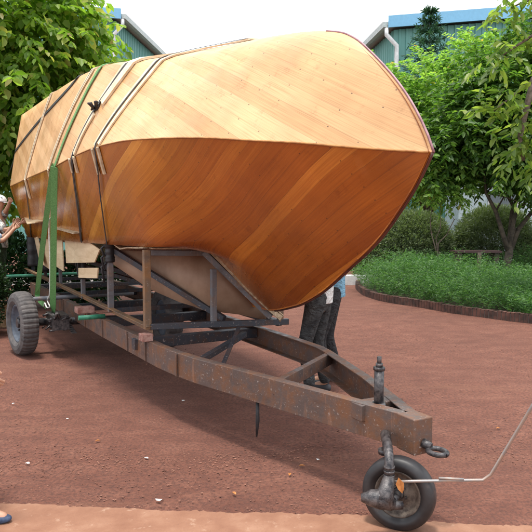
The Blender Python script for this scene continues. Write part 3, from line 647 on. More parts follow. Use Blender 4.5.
# ================================================================== TRAILER
RZT = .60; RH = .20
def build_trailer():
    t = thing('boat_trailer', 'rusty steel boat trailer with a pointed drawbar carrying the wooden hull', 'trailer', T(3, 0, 0))
    zc = RZT-RH/2
    def channel(pts, side, name='side_rail'):
        """C-section rail: web with top and bottom flanges, following the bends"""
        m = MB(); n = len(pts); P = [T(s, w, zc) for s, w in pts]; vs = []
        prof = [(0, RH/2), (-.075, RH/2), (-.075, RH/2-.009), (-.008, RH/2-.009), (-.008, -RH/2+.009), (-.075, -RH/2+.009), (-.075, -RH/2), (0, -RH/2)]
        for i, p in enumerate(P):
            d = (P[min(i+1, n-1)]-P[max(i-1, 0)]).normalized(); sd = d.cross(UP).normalized()
            if sd.dot(DN)*side < 0: sd = -sd
            for a, b in prof: vs.append(p+sd*a+UP*b)
        k = len(prof); fs = [(i*k+j, (i+1)*k+j, (i+1)*k+(j+1) % k, i*k+(j+1) % k) for i in range(n-1) for j in range(k)]+[tuple(range(k)), tuple((n-1)*k+j for j in range(k))]
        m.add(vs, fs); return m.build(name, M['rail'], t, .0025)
    channel([(.10, .058), (1.0, .285), (1.7, .46), (2.05, .55), (2.35, .60), (2.7, .635), (4.5, .69), (8.9, .74)], 1)
    channel([(.10, -.058), (.9, -.34), (1.72, -.58), (1.95, -.635), (2.3, -.65), (8.9, -.66)], -1)
    # hitch nose
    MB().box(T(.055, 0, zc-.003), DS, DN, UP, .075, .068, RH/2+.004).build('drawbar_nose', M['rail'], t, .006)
    r = MB(); ctr = T(-.10, -.03, .428)
    pts = [ctr+DS*.058*math.cos(a)*-1+DN*.045*math.sin(a) for a in np.linspace(0, 2*math.pi, 29)]
    r.tube(pts, .0155, 10, False); r.tube([T(-.015, -.0, .46), T(-.06, -.02, .445)], [.028, .022], 10); r.build('tow_ring', M['castiron'], t)
    # cross members between rails, and the slanted brace
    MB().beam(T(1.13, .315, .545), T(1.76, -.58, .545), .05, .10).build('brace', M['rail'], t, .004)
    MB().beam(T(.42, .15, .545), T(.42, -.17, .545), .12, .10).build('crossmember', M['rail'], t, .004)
    for s_ in (3.25, 4.6, 6.0, 7.4, 8.8): MB().beam(T(s_, .68, .52), T(s_, -.64, .52), .10, .10).build('crossmember', M['darksteel'], t, .004)
    # weld plates on the outer web
    for s_ in (2.30, 2.98, 3.5, 4.35, 5.1, 5.6, 6.3):
        wv = float(np.interp(s_, [2.35, 2.7, 4.5, 8.9], [.60, .635, .69, .74]))
        MB().box(T(s_, wv+.006, zc), DS, DN, UP, .012, .006, RH/2-.006).build('weld_seam', M['rail'], t)
    # rear wheels
    def wheel(s_, w_, R_, wd, face, tm, rm, hub, name='wheel', ax=None):
        c = T(s_, w_, R_) if ax is None else ax[0]; axv = (DN if face > 0 else -DN) if ax is None else ax[1]
        e = bpy.data.objects.new(name, None); S.collection.objects.link(e); e.parent = t; e.location = c-parent_loc(t)
        h = wd/2; ri = R_*(.60 if R_ > .3 else .64)
        prof = [(-h*.72, ri), (-h, ri+R_*.10), (-h*1.02, R_*.82), (-h*.86, R_*.95), (-h*.5, R_*.99), (0, R_), (h*.5, R_*.99), (h*.86, R_*.95), (h*1.02, R_*.82), (h, ri+R_*.10), (h*.72, ri), (h*.5, ri*.97), (-h*.5, ri*.97)]
        tread = (lambda k, j: (-.009 if (k % 3 == 0 and j in (3, 4, 5, 6, 7)) else 0)) if R_ > .3 else None
        MB().lathe(c, axv, prof, 120 if R_ > .3 else 56, R_ < .3, tread).build('tyre', tm, e)
        m = MB(); rp = [(h*.66, ri*1.0), (h*.70, ri*.93), (h*.45, ri*.86), (h*.10, ri*.80), (h*.02, ri*.55), (h*.30, ri*.42), (h*.34, .001), (-h*.1, .001), (-h*.15, ri*.5), (-h*.3, ri*.9), (-h*.66, ri)]
        m.lathe(c, axv, rp, 48); m.build('rim', rm, e)
        m = MB(); m.tube([c+axv*h*.25, c+axv*(h*.34+hub)], [ri*.28, ri*.22], 16)
        u = axv.orthogonal().normalized(); v = axv.cross(u)
        for k in range(6):
            a = k*math.pi/3; p = c+(u*math.cos(a)+v*math.sin(a))*ri*.36; m.tube([p+axv*h*.25, p+axv*(h*.34+hub*.5)], ri*.055, 6)
        m.build('hub', M['castiron'], e)
        return e
    wheel(5.8, 1.32, .40, .21, 1, M['tyre_dusty'], M['rim_blue'], .03, 'wheel', (T(5.8, 1.32, .40), Vector((-.80, -.60, 0)).normalized()))
    wheel(5.35, -.42, .40, .21, -1, M['tyre_dusty'], M['rim_blue'], .03)
    MB().tube([T(5.8, 1.25, .40), T(5.6, .4, .40), T(5.35, -.4, .40)], .05, 12).build('axle', M['castiron'], t)
    # spring and hub clutter beside the near wheel
    for w_ in (.80, -.62):
        m = MB()
        for k in range(5): m.beam(T(5.25+.07*k, w_, .315+.014*k), T(6.25-.07*k, w_, .315+.014*k), .06, .011)
        m.box(T(5.75, w_, .35), DS, DN, UP, .08, .05, .07); m.build('leaf_spring', M['castiron'], t)
    m = MB(); m.box(T(5.6, .93, .43), DS, DN, UP, .22, .10, .09)
    for k in range(26):
        p = T(5.35+random.random()*.5, .82+random.random()*.22, .34+random.random()*.20); q = p+Vector((random.uniform(-.1, .1), random.uniform(-.1, .1), random.uniform(-.06, .06)))
        m.tube([p, p.lerp(q, .5)+Vector((0, 0, random.uniform(-.03, .03))), q], random.uniform(.008, .026), 7)
    m.build('brake_gear', M['castiron'], t)
    # pipes poking out through the rails
    def pipe(p0, p1, m_, r=.026):
        b = MB(); b.tube([p0, p1], r, 12); o = b.build('outrigger_pipe', m_, t); return o
    pipe(T(4.42, .93, .625), T(4.42, .64, .625), M['green_pipe'])['label'] = 'green pipe across the middle'
    pipe(T(9.15, 1.15, .70), T(9.15, -.9, .70), M['green_pipe'])['label'] = 'green pipe at the rear'
    pipe(T(6.4, 1.22, .62), T(6.4, -.3, .62), M['greysteel'], .03)['label'] = 'bare grey pipe'
    # jack post, fork and nose wheel
    j = T(.36, .02, 0)
    m = MB(); m.tube([j+UP*.55, j+UP*.80], .030, 14); m.tube([j+UP*.80, j+UP*.822], .036, 6); m.tube([j+UP*.822, j+UP*.845], .022, 8); m.tube([j+UP*.845, j+UP*.885], .014, 8)
    m.tube([j+UP*.565, j+UP*.60], [.055, .04], 14); m.build('jack_post', M['castiron'], t)
    wc = Vector((.742, 3.52, .205)); wa = Vector((-.44, -.90, .05)).normalized()
    wheel(0, 0, .205, .11, 1, M['tyre'], M['rim_dust'], .015, 'nose_wheel', (wc, wa))
    k0 = Vector((.69, 3.66, .43)); a0 = wc+wa*.13
    m = MB(); hd = Vector((.668, 3.425, .365))
    m.tube([Vector((.70, 3.72, .47)), Vector((.684, 3.56, .448)), Vector((.672, 3.455, .435)), hd+UP*.025, hd-UP*.06], [.030, .028, .026, .025, .025], 14)
    for z_ in (.36, .40, .44): m.tube([hd+UP*(z_-.40)*.6-UP*.007, hd+UP*(z_-.40)*.6+UP*.006], .030, 14)
    m.tube([k0-UP*.055, k0-UP*.028], .042, 12); m.build('swivel_post', M['castiron'], t)
    m = MB(); fwd = Vector((.9, -.44, 0)).normalized()
    # cast knuckle: fat lobe left of the post narrowing to the stub axle
    e0 = a0+Vector((-.10, .0, .01)); 
    m.tube([hd-UP*.03, hd-UP*.09+Vector((-.02, -.03, 0)), a0+Vector((-.055, -.02, .035)), a0+Vector((-.02, -.02, -.02))], [.030, .042, .055, .035], 12)
    m.tube([a0+Vector((-.17, .0, .015)), a0+Vector((-.12, -.01, .02)), a0+Vector((-.06, -.02, .015)), a0+Vector((.0, -.02, -.02))], [.022, .045, .055, .030], 12)
    m.tube([a0+Vector((-.02, -.02, -.015)), a0+Vector((.05, -.015, -.02))], [.03, .022], 8); m.tube([wc+wa*.03, a0], .022, 10)
    m.build('wheel_fork', M['castiron'], t)
    m = MB(); m.tube([Vector((.70, 3.44, .30)), Vector((.80, 3.42, .312)), Vector((1.16, 3.38, .335)), Vector((1.20, 3.37, .37)), Vector((1.33, 3.2, .78)), Vector((1.42, 3.1, 1.05))], .0085, 8)
    m.tube([Vector((.93, 3.40, .338)), Vector((1.06, 3.385, .337))], .007, 8); m.tube([Vector((1.40, 3.16, 1.05)), Vector((1.56, 3.02, 1.07))], .013, 8)
    m.build('pull_handle', M['rod'], t)
    # cross bracing under the cradle
    MB().beam(T(2.72, -.25, .62), T(2.30, .42, .50), .05, .05).build('diagonal_strut', M['darksteel'], t, .004)
    MB().beam(T(2.65, -.15, .70), T(1.95, .40, .42), .035, .012).build('flat_strap', M['darksteel'], t)
    MB().tube([T(1.36, .335, .42), T(1.36, .335, .25), T(1.365, .34, .13)], [.012, .016, .006], 6).build('hanging_peg', M['black'], t)
    return t
TRAILER = build_trailer()
def block(label, s, w, z, hs, hw, hz, m, rz=0):
    a = (DS*math.cos(rz)+DN*math.sin(rz)); b = UP.cross(a)
    o = MB().box(T(s, w, z), a, b, UP, hs, hw, hz).build('wooden_block', m, None, .004); top(o, T(s, w, z-hz)); tag(o, label, 'block', 'wooden blocks under the cradle')
    return o
block('red-stained timber block under the front foot of the cradle post', 2.94, .655, .635, .06, .05, .033, M['redblock'])
block('pinkish timber block on the rail near the green straps', 4.95, .74, .637, .08, .10, .035, M['redblock'])

# ================================================================== CRADLE
def build_cradle():
    t = thing('boat_cradle', 'welded angle-iron cradle with plywood edging under the forward part of the hull', 'cradle', T(4, 0, .67))
    b = .004
    def L_bar(p0, p1, name, m, a=.055, flip=1):
        """angle iron: a flat and an upright leaf"""
        p0, p1 = Vector(p0), Vector(p1); x = MB(); x.beam(p0, p1, a, .008)
        d = (p1-p0).normalized(); sd = d.cross(UP).normalized()*flip; x.beam(p0+sd*(a/2-.004)-UP*(a/2+.003), p1+sd*(a/2-.004)-UP*(a/2+.003), .008, a-.004)
        return x.build(name, m, t, .002)
    L_bar(T(9.6, .72, .80), T(2.93, .62, .73), 'base_bar', M['angle'], .06, -1)
    MB().beam(T(8.9, -.62, .70), T(2.7, -.62, .70), .06, .06).build('base_bar', M['darksteel'], t, b)
    MB().beam(T(2.96, .60, .725), T(2.60, -.66, .725), .055, .055).build('cross_tube', M['darksteel'], t, b)
    # upright posts on the near side
    for s_, z1, m_, sz in ((2.98, 1.43, 'angle', .062), (4.22, 1.42, 'greysteel', .06), (5.5, 1.47, 'greysteel', .05), (6.9, 1.30, 'greysteel', .045), (8.1, 1.40, 'darksteel', .05), (9.3, 1.45, 'darksteel', .05)):
        MB().beam(T(s_, .625, .70), T(s_, .625, z1), sz, sz, DS).build('post', M[m_], t, b)
        MB().beam(T(s_, -.62, .70), T(s_, -.62, z1-.35), .05, .05, DS).build('post', M['darksteel'], t, b)
    MB().beam(T(2.82, .03, .73), T(2.82, .03, 1.245), .05, .05, DS).build('post', M['greysteel'], t, b)
    MB().beam(T(2.62, -.58, .73), T(2.62, -.58, .88), .05, .05, DS).build('post', M['angle'], t, b)
    # top members of the front frame
    MB().beam(T(2.98, .59, 1.405), T(2.98, .06, 1.385), .05, .05).build('top_bar', M['greysteel'], t, b)
    MB().beam(T(2.97, .06, 1.395), T(2.66, -.50, .77), .05, .055).build('sloping_bar', M['greysteel'], t, b)
    # long diagonals running back into the shade
    MB().beam(T(4.22, .58, 1.37), T(2.90, -.12, .75), .05, .055).build('diagonal_bar', M['darksteel'], t, b)
    MB().beam(T(5.5, .58, 1.18), T(3.4, -.45, .78), .05, .055).build('diagonal_bar', M['darksteel'], t, b)
    MB().beam(T(6.9, .58, 1.1), T(4.8, -.45, .75), .05, .055).build('diagonal_bar', M['darksteel'], t, b)
    for s_ in (4.22, 6.0, 6.9, 8.1): MB().beam(T(s_, .6, .71), T(s_, -.6, .71), .05, .05).build('cross_tube', M['darksteel'], t, b)
    # plywood edging, a bent strip on top of the front frame
    def strip(pts, name, m_, hw=.05, th=.012):
        x = MB(); x.ribbon([T(*p) for p in pts], [UP]*len(pts), hw*2, th); return x.build(name, m_, t)
    strip([(4.25, .60, 1.455), (4.0, .60, 1.44), (3.75, .60, 1.40), (3.5, .60, 1.425), (3.2, .60, 1.435), (3.0, .60, 1.445)], 'plywood_edging', M['plyedge'])
    x = MB(); P = [T(3.0, .60, 1.437), T(2.99, .30, 1.425), T(2.98, .06, 1.425), T(2.90, -.10, 1.24), T(2.82, -.25, 1.06), T(2.70, -.42, .87), T(2.66, -.52, .78)]
    P = [p-DS*.06 for p in P]; nn = [UP, UP, (UP*.9-DN*.4), (UP*.72-DN*.69), (UP*.72-DN*.69), (UP*.72-DN*.69), (UP*.72-DN*.69)]
    x.ribbon([p+q*.008 for p, q in zip(P, nn)], nn, .10, .010); x.ribbon([p+q*.022 for p, q in zip(P, nn)], nn, .085, .007); x.ribbon([p+q*.0-DS*.10 for p, q in zip(P, nn)][2:], [-DS]*7, .045, .014); x.ribbon([p+q*.034-DS*.10 for p, q in zip(P, nn)], [-DS]*7, .009, .016); x.build('plywood_edging', M['plyedge'], t)
    # stained plywood gusset sheet hung inside the frame
    cols = [(4.3, 0.57, 1.37, 0.57, 1.21), (3.9, 0.28, 1.36, 0.29, 0.96), (3.45, 0.12, 1.37, 0.12, 0.86), (3.08, -0.03, 1.37, -0.03, 0.81), (2.95, -0.31, 1.03, -0.31, 0.77), (2.84, -0.55, 0.79, -0.55, 0.71)]
    P = [T(c[0], c[1], c[2]) for c in cols]+[T(c[0], c[3], c[4]) for c in cols]; P += [p+DS*.014 for p in P]; F = []
    for i in range(5): F += [(i, i+1, i+7, i+6), (i+12, i+18, i+19, i+13), (i, i+12, i+13, i+1), (i+6, i+7, i+19, i+18)]
    MB().add(P, F+[(0, 6, 18, 12), (5, 17, 23, 11)], True).build('gusset_sheet', M['plytan'], t)
    # black rubber wrapped on the post heads
    for s_, z0, z1, r in ((4.22, 1.24, 1.44, .055), (5.5, .95, 1.46, .05), (8.1, .85, 1.47, .085), (9.3, .85, 1.52, .10)):
        m = MB(); n_ = 16; m.tube([T(s_, .625, z0+(z1-z0)*i/(n_-1)) for i in range(n_)], [r*(.82+.2*random.random()+(.25 if i > n_-4 else 0)) for i in range(n_)], 10)
        for k in range(3):
            p = T(s_, .66, z1-.1*k); m.tube([p, p+DN*.05-UP*.05+DS*.03, p+DN*.03-UP*(.12+.05*k)], .012, 6)
        m.build('rubber_wrap', M['black'], t)
    return t
build_cradle()
# loose pale plywood sheets wedged between cradle and hull
def ply(label, pts, off, m='ply'):
    P = [T(*p) for p in pts]; c = sum(P, Vector())/len(P)
    o = MB().prism(P, off).build('plywood_sheet', M[m]); top(o, c); tag(o, label, 'plywood', 'plywood sheets packed beside the hull')
ply('pale plywood wedge between the green straps and the front black-wrapped post', [(4.35, .69, 1.37), (4.55, .70, 1.22), (6.0, .71, 1.12), (6.1, .71, 1.60), (5.2, .70, 1.50)], DN*.014)
ply('pale plywood strip standing behind the green straps', [(6.15, .72, 1.0), (6.9, .72, 1.05), (6.75, .72, 1.62), (6.2, .72, 1.60)], DN*.014)
ply('pale leaning plywood offcut near the man in the cap', [(7.15, .80, 1.02), (7.5, .80, 1.05), (8.0, .84, 1.72), (7.75, .84, 1.74)], DN*.014)
ply('pale plywood flap lying flat on top of the rear cradle post', [(6.6, .70, 1.70), (6.5, 1.02, 1.64), (7.0, 1.05, 1.62), (7.9, .95, 1.70), (7.9, .70, 1.74)], UP*.014)
ply('grey-brown curved plywood pad under the hull above the wrapped post', [(4.9, .66, 1.56), (4.9, .86, 1.53), (5.8, .88, 1.57), (6.2, .80, 1.62), (6.2, .66, 1.62)], UP*.016, 'plyedge')
ply('pale plywood offcut leaning low against the trailer behind the green sling', [(6.9, .73, .95), (7.7, .74, 1.0), (7.6, .76, 1.45), (7.0, .75, 1.5)], DN*.014)
ply('narrow pale plywood strip below the wedge', [(4.40, .70, 1.17), (4.45, .70, 1.05), (5.35, .70, .98), (5.35, .70, 1.10)], DN*.014)

# ================================================================== STRAPS AND BATTENS
def hull_pt(s, u):
    """u -1 ridge .. 0 chine .. 1 lower corner; below -1 goes over to the far side"""
    up, lo, far = section(s)
    if u < -1:
        q = [up[0]]+far[::-1]; x = (-1-u)*4; i = min(int(x), len(q)-2); p = q[i]+(q[i+1]-q[i])*min(1, x-i)
    elif u <= 0:
        x = -u*16; i = min(int(x), 15); q = up[::-1]; p = q[i]+(q[i+1]-q[i])*(x-i)
    else:
        q = [up[-1]]+lo[:8]; x = u*8; i = min(int(x), 7); p = q[i]+(q[i+1]-q[i])*(x-i)
    return T(s, float(p[0]), float(p[1]))
def hull_n(s, u):
    e = .03; a = hull_pt(s, u+e)-hull_pt(s, u-e); b = hull_pt(s+.05, u)-hull_pt(s-.05, u); n = a.cross(b).normalized()
    c = T(s, -.1, 2.2)
    return n if n.dot(hull_pt(s, u)-c) > 0 else -n
def lay(ctrl, n=46, off=.004):
    us = [c[1] for c in ctrl]; ss = [c[0] for c in ctrl]; P = []; Q = []
    for u in np.linspace(us[0], us[-1], n):
        s = float(pch(us, ss, u)) if us[0] < us[-1] else float(pch(us[::-1], ss[::-1], u))
        q = hull_n(s, u); P.append(hull_pt(s, u)+q*off); Q.append(q)
    return P, Q
def band(name, label, cat, ctrl, wd, th, m, group=None, ds=0, extra=None, off=.004, n=46):
    P, Q = lay([(s+ds, u) for s, u in ctrl], n, off)
    if extra:
        for e in extra: P.append(Vector(e)); Q.append(DN)
    mb = MB().ribbon(P, Q, wd, th); base = P[0].copy(); o = mb.build(name, m); top(o, min(P, key=lambda v: v.z).copy()); return tag(o, label, cat, group)
C1 = [(1.9, -1.25), (2.15, -1), (2.75, -.72), (2.98, -.58), (3.06, -.4), (3.27, 0)]
C2 = [(3.3, -1.4), (3.4, -1), (3.48, -.66), (3.6, -.4), (4.05, 0)]
C3 = [(3.8, -1.4), (3.88, -1), (3.98, -.62), (4.2, -.38), (4.73, 0)]
C3b = [(4.0, -1.4), (4.1, -1), (4.2, -.62), (4.5, -.38), (5.1, 0)]
C4 = [(5.9, -1.4), (5.96, -1), (6.05, -.62), (6.25, -.38), (6.72, 0)]
SG = 'black lashing straps over the hull'; BG = 'pale battens laid under the straps'
ring = lambda s, w_, z: T(s, w_, z)
band('lashing_strap', 'foremost black strap, over the bow end and tied to the front wrapped post', 'strap', C1+[(3.28, .03), (3.6, .5), (3.95, .97)], .022, .004, M['black'], SG, extra=[T(4.12, .69, 1.44)], off=.022, n=80)
band('lashing_strap', 'wide black strap with a rag knot halfway up the upper planking', 'strap', C2+[(4.1, .05), (4.5, .55), (4.95, .98)], .04, .005, M['black'], SG, extra=[T(5.35, .69, 1.45), T(5.46, .69, 1.2), T(5.5, .69, 1.0)], off=.012, n=80)
band('lashing_strap', 'thin black strap between the two slim battens beside the green sling', 'strap', C3b+[(5.15, .04), (5.5, .5)], .018, .004, M['black'], SG, off=.010, n=70)
band('lashing_strap', 'rearmost black strap crossing the hull near the stern', 'strap', C4+[(6.8, .06), (7.35, .55), (7.9, .98)], .028, .004, M['black'], SG, extra=[T(8.05, .70, 1.40)], off=.010, n=80)
P5 = [(4.0, -.9), (4.29, -.70), (4.55, -.62), (5.0, -.52), (5.72, -.45), (6.7, -.38), (7.8, -.30), (8.2, -.27)]
def slanting():
    P = []; Q = []
    for i in range(60):
        s = 4.0+4.2*i/59; u = float(pch([p[0] for p in P5], [p[1] for p in P5], s)); q = hull_n(min(s, 8.15), u); P.append(hull_pt(s, u)+q*.006); Q.append(q)
    for e in ((8.7, .98, 2.62), (9.6, .95, 2.45)): P.append(T(*e)); Q.append(DN)
    o = MB().ribbon(P, Q, .045, .004).build('lashing_strap', M['black']); top(o, P[-1].copy()); tag(o, 'black strap slanting across the upper planking towards the stern', 'strap', SG)
slanting()
def batten(label, ctrl, ds, wd, th, u0, u1, m='batten'):
    us = [c[1] for c in ctrl]; ss = [c[0] for c in ctrl]
    cc = [(float(pch(us, ss, u)), u) for u in np.linspace(u0, u1, 12)]
    band('batten', label, 'batten', cc, wd, th, M[m], BG, ds, n=40)
batten('wide pale batten on the bow side of the foremost strap, bent over the ridge', C1, -.045, .055, .014, -1.2, -.01)
batten('wide pale batten on the stern side of the foremost strap', C1, .05, .05, .014, -1.1, -.01)
batten('thick pale board beside the rag knot, upper half of its strap', C2, -.085, .095, .022, -1.05, -.29)
batten('narrow pale board below the rag knot', C2, -.055, .05, .016, -.23, -.01)
batten('thin batten on the stern side of the knotted strap', C2, .045, .03, .010, -1.0, -.01)
batten('slim pale batten just behind the green sling', C3b, -.03, .03, .012, -1.0, -.0)
batten('slim pale batten with a black strap along it, behind the green sling', C3b, .035, .03, .012, -1.0, -.0)
batten('slim pale batten on the bow side of the rearmost strap', C4, -.04, .035, .012, -1.0, -.0)
batten('slim pale batten on the stern side of the rearmost strap', C4, .04, .035, .012, -1.0, -.0)
def pad(label, s, ds, wd, u1, m='padwood'):
    P, Q = lay([(s, .005), (s+ds, u1)], 8, .004)
    o = MB().ribbon(P, Q, wd, .022).build('corner_pad', M[m], None, .003); top(o, P[-1].copy()); tag(o, label, 'wood pad', 'wooden corner pads under the straps')
pad('worn wood pad at the chine, bow side of the foremost strap', 3.22, .05, .035, .26)
pad('worn wood pad at the chine, stern side of the foremost strap', 3.36, .06, .035, .25)
pad('worn wood pad at the chine, bow side of the knotted strap', 3.98, .06, .04, .17)
pad('worn wood pad at the chine, stern side of the knotted strap', 4.14, .06, .035, .15)
pad('short wood pad at the chine beside the green sling', 5.1, .05, .04, .12)
pad('pale wood pad at the chine under the rearmost strap', 6.68, .15, .05, .30, 'batten')
def rag():
    p = hull_pt(3.70, -.26)+hull_n(3.70, -.26)*.02; m = MB()
    for k in range(9):
        a = p+Vector([random.uniform(-.025, .025) for _ in range(3)]); b = a+Vector([random.uniform(-.055, .055) for _ in range(3)]); m.tube([a, a.lerp(b, .5)+Vector((0, 0, .02)), b], [.012, .022, .008], 7)
    o = m.build('rag_knot', M['black']); top(o, p); tag(o, 'dark knotted rag tying the wide black strap on the upper planking', 'knot')
rag()
def sling():
    t = thing('green_sling', 'green webbing sling over the stern half of the hull, looped down by the rear wheel', 'sling', T(5.6, .93, .5))
    def rb(P, Q, wd): return MB().ribbon(P, Q, wd, .005).build('webbing', M['green_web'], t)
    P, Q = lay(C3, 50, .012); rb(P, Q, .058)
    c = hull_pt(4.73, 0)+DN*.015
    g = lambda a: Vector(a)
    a0 = hull_pt(4.80, .02)+DN*.02; a1 = T(6.85, .96, .62)
    rb([c, a0]+[a0.lerp(a1, t_/10)+DN*.01*math.sin(t_*.3) for t_ in range(1, 11)]+[T(6.7, .96, .56), T(6.2, .96, .54)], [DN*.55-DS*.83]*20, .075)
    b0 = hull_pt(4.70, .02)+DN*.03; b1 = T(5.6, .98, .62)
    rb([b0]+[b0.lerp(b1, t_/10) for t_ in range(1, 11)]+[T(5.65, .97, .56), T(5.8, .96, .54)], [DN*.55-DS*.83]*20, .078)
    m = MB(); pts = [T(5.35, 1.0, 1.55), T(5.42, 1.0, 1.72), T(5.55, 1.0, 1.70), T(5.62, 1.0, 1.5), T(5.60, 1.0, 1.2), T(5.63, 1.0, .95), T(5.7, 1.0, .74), T(5.85, 1.0, .66), T(5.7, 1.0, .60), T(5.9, 1.0, .56), T(6.05, 1.0, .60), T(6.1, 1.0, .54)]
    sp, _ = spline([tuple(p) for p in pts], 70); m.tube([Vector(p) for p in sp], .010, 7); m.build('rope', M['rope'], t)
sling()

# ================================================================== PEOPLE
def skin(name, nodes, edges, root, m, parent, sub=2):
    names = list(nodes); loc = parent_loc(parent)
    me = bpy.data.meshes.new(name); me.from_pydata([Vector(nodes[k][0])-loc for k in names], [(names.index(a), names.index(b)) for a, b in edges], [])
    o = bpy.data.objects.new(name, me); S.collection.objects.link(o)
    sk = o.modifiers.new('skin', 'SKIN'); sk.use_smooth_shade = True
    if not me.skin_vertices:
        bm = bmesh.new(); bm.from_mesh(me); bm.verts.layers.skin.verify(); bm.to_mesh(me); bm.free()
    sv_ = me.skin_vertices[0].data
    for i, k in enumerate(names):
        r = nodes[k][1]; sv_[i].radius = r if isinstance(r, tuple) else (r, r); sv_[i].use_root = k in (root if isinstance(root, (list, tuple)) else [root])
    ss = o.modifiers.new('smooth', 'SUBSURF'); ss.levels = ss.render_levels = sub
    bpy.context.view_layer.update()
    me2 = bpy.data.meshes.new_from_object(o.evaluated_get(bpy.context.evaluated_depsgraph_get())); me2.name = name
    o.modifiers.clear(); o.data = me2; me2.materials.clear(); me2.materials.append(m)
    me2.polygons.foreach_set('use_smooth', [True]*len(me2.polygons)); o.parent = parent
    return o
def ik(a, b, l1, l2, bend):
    a, b = Vector(a), Vector(b); d = b-a; L_ = min(d.length, (l1+l2)*.999); d.normalize(); x = (l1*l1-l2*l2+L_*L_)/(2*L_); h = math.sqrt(max(0, l1*l1-x*x))
    bend = Vector(bend); bend = (bend-d*bend.dot(d)).normalized(); return a+d*x+bend*h, a+d*L_
def person(label, ground, face, H, hands, feet, mats, cap=None, lean=(0, 0), hair=True, sleeve=.55, head_turn=0, group=None):
    """standing figure: face = heading, hands/feet = world targets (left, right)"""
    g = Vector(ground); k = H/1.75; t = thing('person', label, 'person', g, group)
    f = Vector((math.cos(face), math.sin(face), 0)); r = Vector((f.y, -f.x, 0)); ln = f*lean[0]+r*lean[1]
    mid = Vector(((feet[0][0]+feet[1][0])/2, (feet[0][1]+feet[1][1])/2, 0)); b = Vector((mid.x, mid.y, g.z))
    pel = b+UP*.955*k; waist = pel+UP*.13*k+ln*.2; chest = pel+UP*.36*k+ln*.65; neck = pel+UP*.54*k+ln; hd = neck+UP*.16*k+ln*.1+f*.02
    hf = (f*math.cos(head_turn)+r*math.sin(head_turn))
    n = {'pel': (pel, (.14*k, .11*k)), 'waist': (waist, (.13*k, .10*k)), 'chest': (chest, (.155*k, .11*k)), 'neckb': (neck-UP*.03*k, .062*k), 'neck': (neck+UP*.03*k, .052*k), 'head1': (hd-UP*.035*k, .078*k), 'head2': (hd+UP*.045*k-hf*.008, .092*k), 'head3': (hd+UP*.10*k-hf*.01, .06*k)}
    e = [('pel', 'waist'), ('waist', 'chest'), ('chest', 'neckb'), ('neckb', 'neck'), ('neck', 'head1'), ('head1', 'head2'), ('head2', 'head3')]
    n['nose'] = (hd+hf*.105*k-UP*.0*k, .012*k); n['nose0'] = (hd+hf*.07*k+UP*.01*k, .02*k); e += [('head1', 'nose0'), ('nose0', 'nose')]
    tr = {'wst': (waist+UP*.05, (.150*k, .122*k)), 'pel': (pel+UP*.02, (.150*k, .125*k))}; te = [('wst', 'pel')]; sh = {'hem': (pel-UP*.03, (.158*k, .138*k)), 'waist': (waist-UP*.0*k, (.155*k, .125*k)), 'chest': (chest, (.17*k, .125*k)), 'top': (neck-UP*.05*k, .085*k)}; se = [('hem', 'waist'), ('waist', 'chest'), ('chest', 'top')]
    for i, sg in ((0, -1), (1, 1)):
        hip = pel+r*sg*.095*k-UP*.04*k; ft = Vector(feet[i]); ank = ft+UP*.085*k; kn, ank = ik(hip, ank, .43*k, .42*k, f)
        a, b_, c = 'hip%d' % i, 'kn%d' % i, 'an%d' % i
        n[a] = (hip, .088*k); n[b_] = (kn, .056*k); n[c] = (ank, .037*k); mid_ = 'cf%d' % i; n[mid_] = (kn.lerp(ank, .35)-f*.012, .052*k)
        toe = ank-UP*.05*k+f*.15*k; n['toe%d' % i] = (toe, .03*k); e += [('pel', a), (a, b_), (b_, mid_), (mid_, c), (c, 'toe%d' % i)]
        tr[a] = (hip, .108*k); tr['m%d' % i] = (hip.lerp(kn, .5), .088*k); tr[b_] = (kn, .074*k); tr['q%d' % i] = (kn.lerp(ank, .5), .068*k); tr[c] = (ank-UP*.02, .064*k); te += [('pel', a), (a, 'm%d' % i), ('m%d' % i, b_), (b_, 'q%d' % i), ('q%d' % i, c)]
        sm = MB(); a_ = ank-UP*.05*k-f*.06*k; P = [(a_, (.038, .04)), (a_+f*.06*k, (.042, .045)), (a_+f*.16*k, (.045, .034)), (a_+f*.215*k, (.036, .022)), (a_+f*.235*k, (.01, .01))]
        skin('shoe', {str(q): (P[q][0]-UP*.0, (P[q][1][0]*k, P[q][1][1]*k)) for q in range(5)}, [(str(q), str(q+1)) for q in range(4)], '0', mats['shoe'], t, 2)
        s_ = chest+r*sg*.185*k+UP*.10*k; hw = Vector(hands[i]); el, hw = ik(s_, hw, .29*k, .26*k, -f*.4-UP*.7+r*sg*.4)
        n['s%d' % i] = (s_, .058*k); n['e%d' % i] = (el, .040*k); n['w%d' % i] = (hw, .027*k); e += [('chest', 's%d' % i), ('s%d' % i, 'e%d' % i), ('e%d' % i, 'w%d' % i)]
        hdir = (hw-el).normalized(); palm = hw+hdir*.06*k; n['p%d' % i] = (palm, (.040*k, .018*k)); e.append(('w%d' % i, 'p%d' % i))
        sd = hdir.cross(r).normalized() if abs(hdir.dot(r)) < .8 else hdir.cross(UP).normalized()
        cur = hdir.cross(sd)*sg
        for q in range(4):
            o_ = sd*(q-1.5)*.019*k; L_ = (.075, .085, .08, .062)[q]*k; b0 = palm+hdir*.012*k+o_*.8; b1 = b0+hdir*L_*.5+o_*.15; b2 = b1+(hdir*.8+cur*.5)*L_*.5
            for z_, (pp, rr) in enumerate(((b0, .0098), (b1, .0088), (b2, .0075))): n['f%d%d%d' % (i, q, z_)] = (pp, rr*k)
            e += [('p%d' % i, 'f%d%d0' % (i, q)), ('f%d%d0' % (i, q), 'f%d%d1' % (i, q)), ('f%d%d1' % (i, q), 'f%d%d2' % (i, q))]
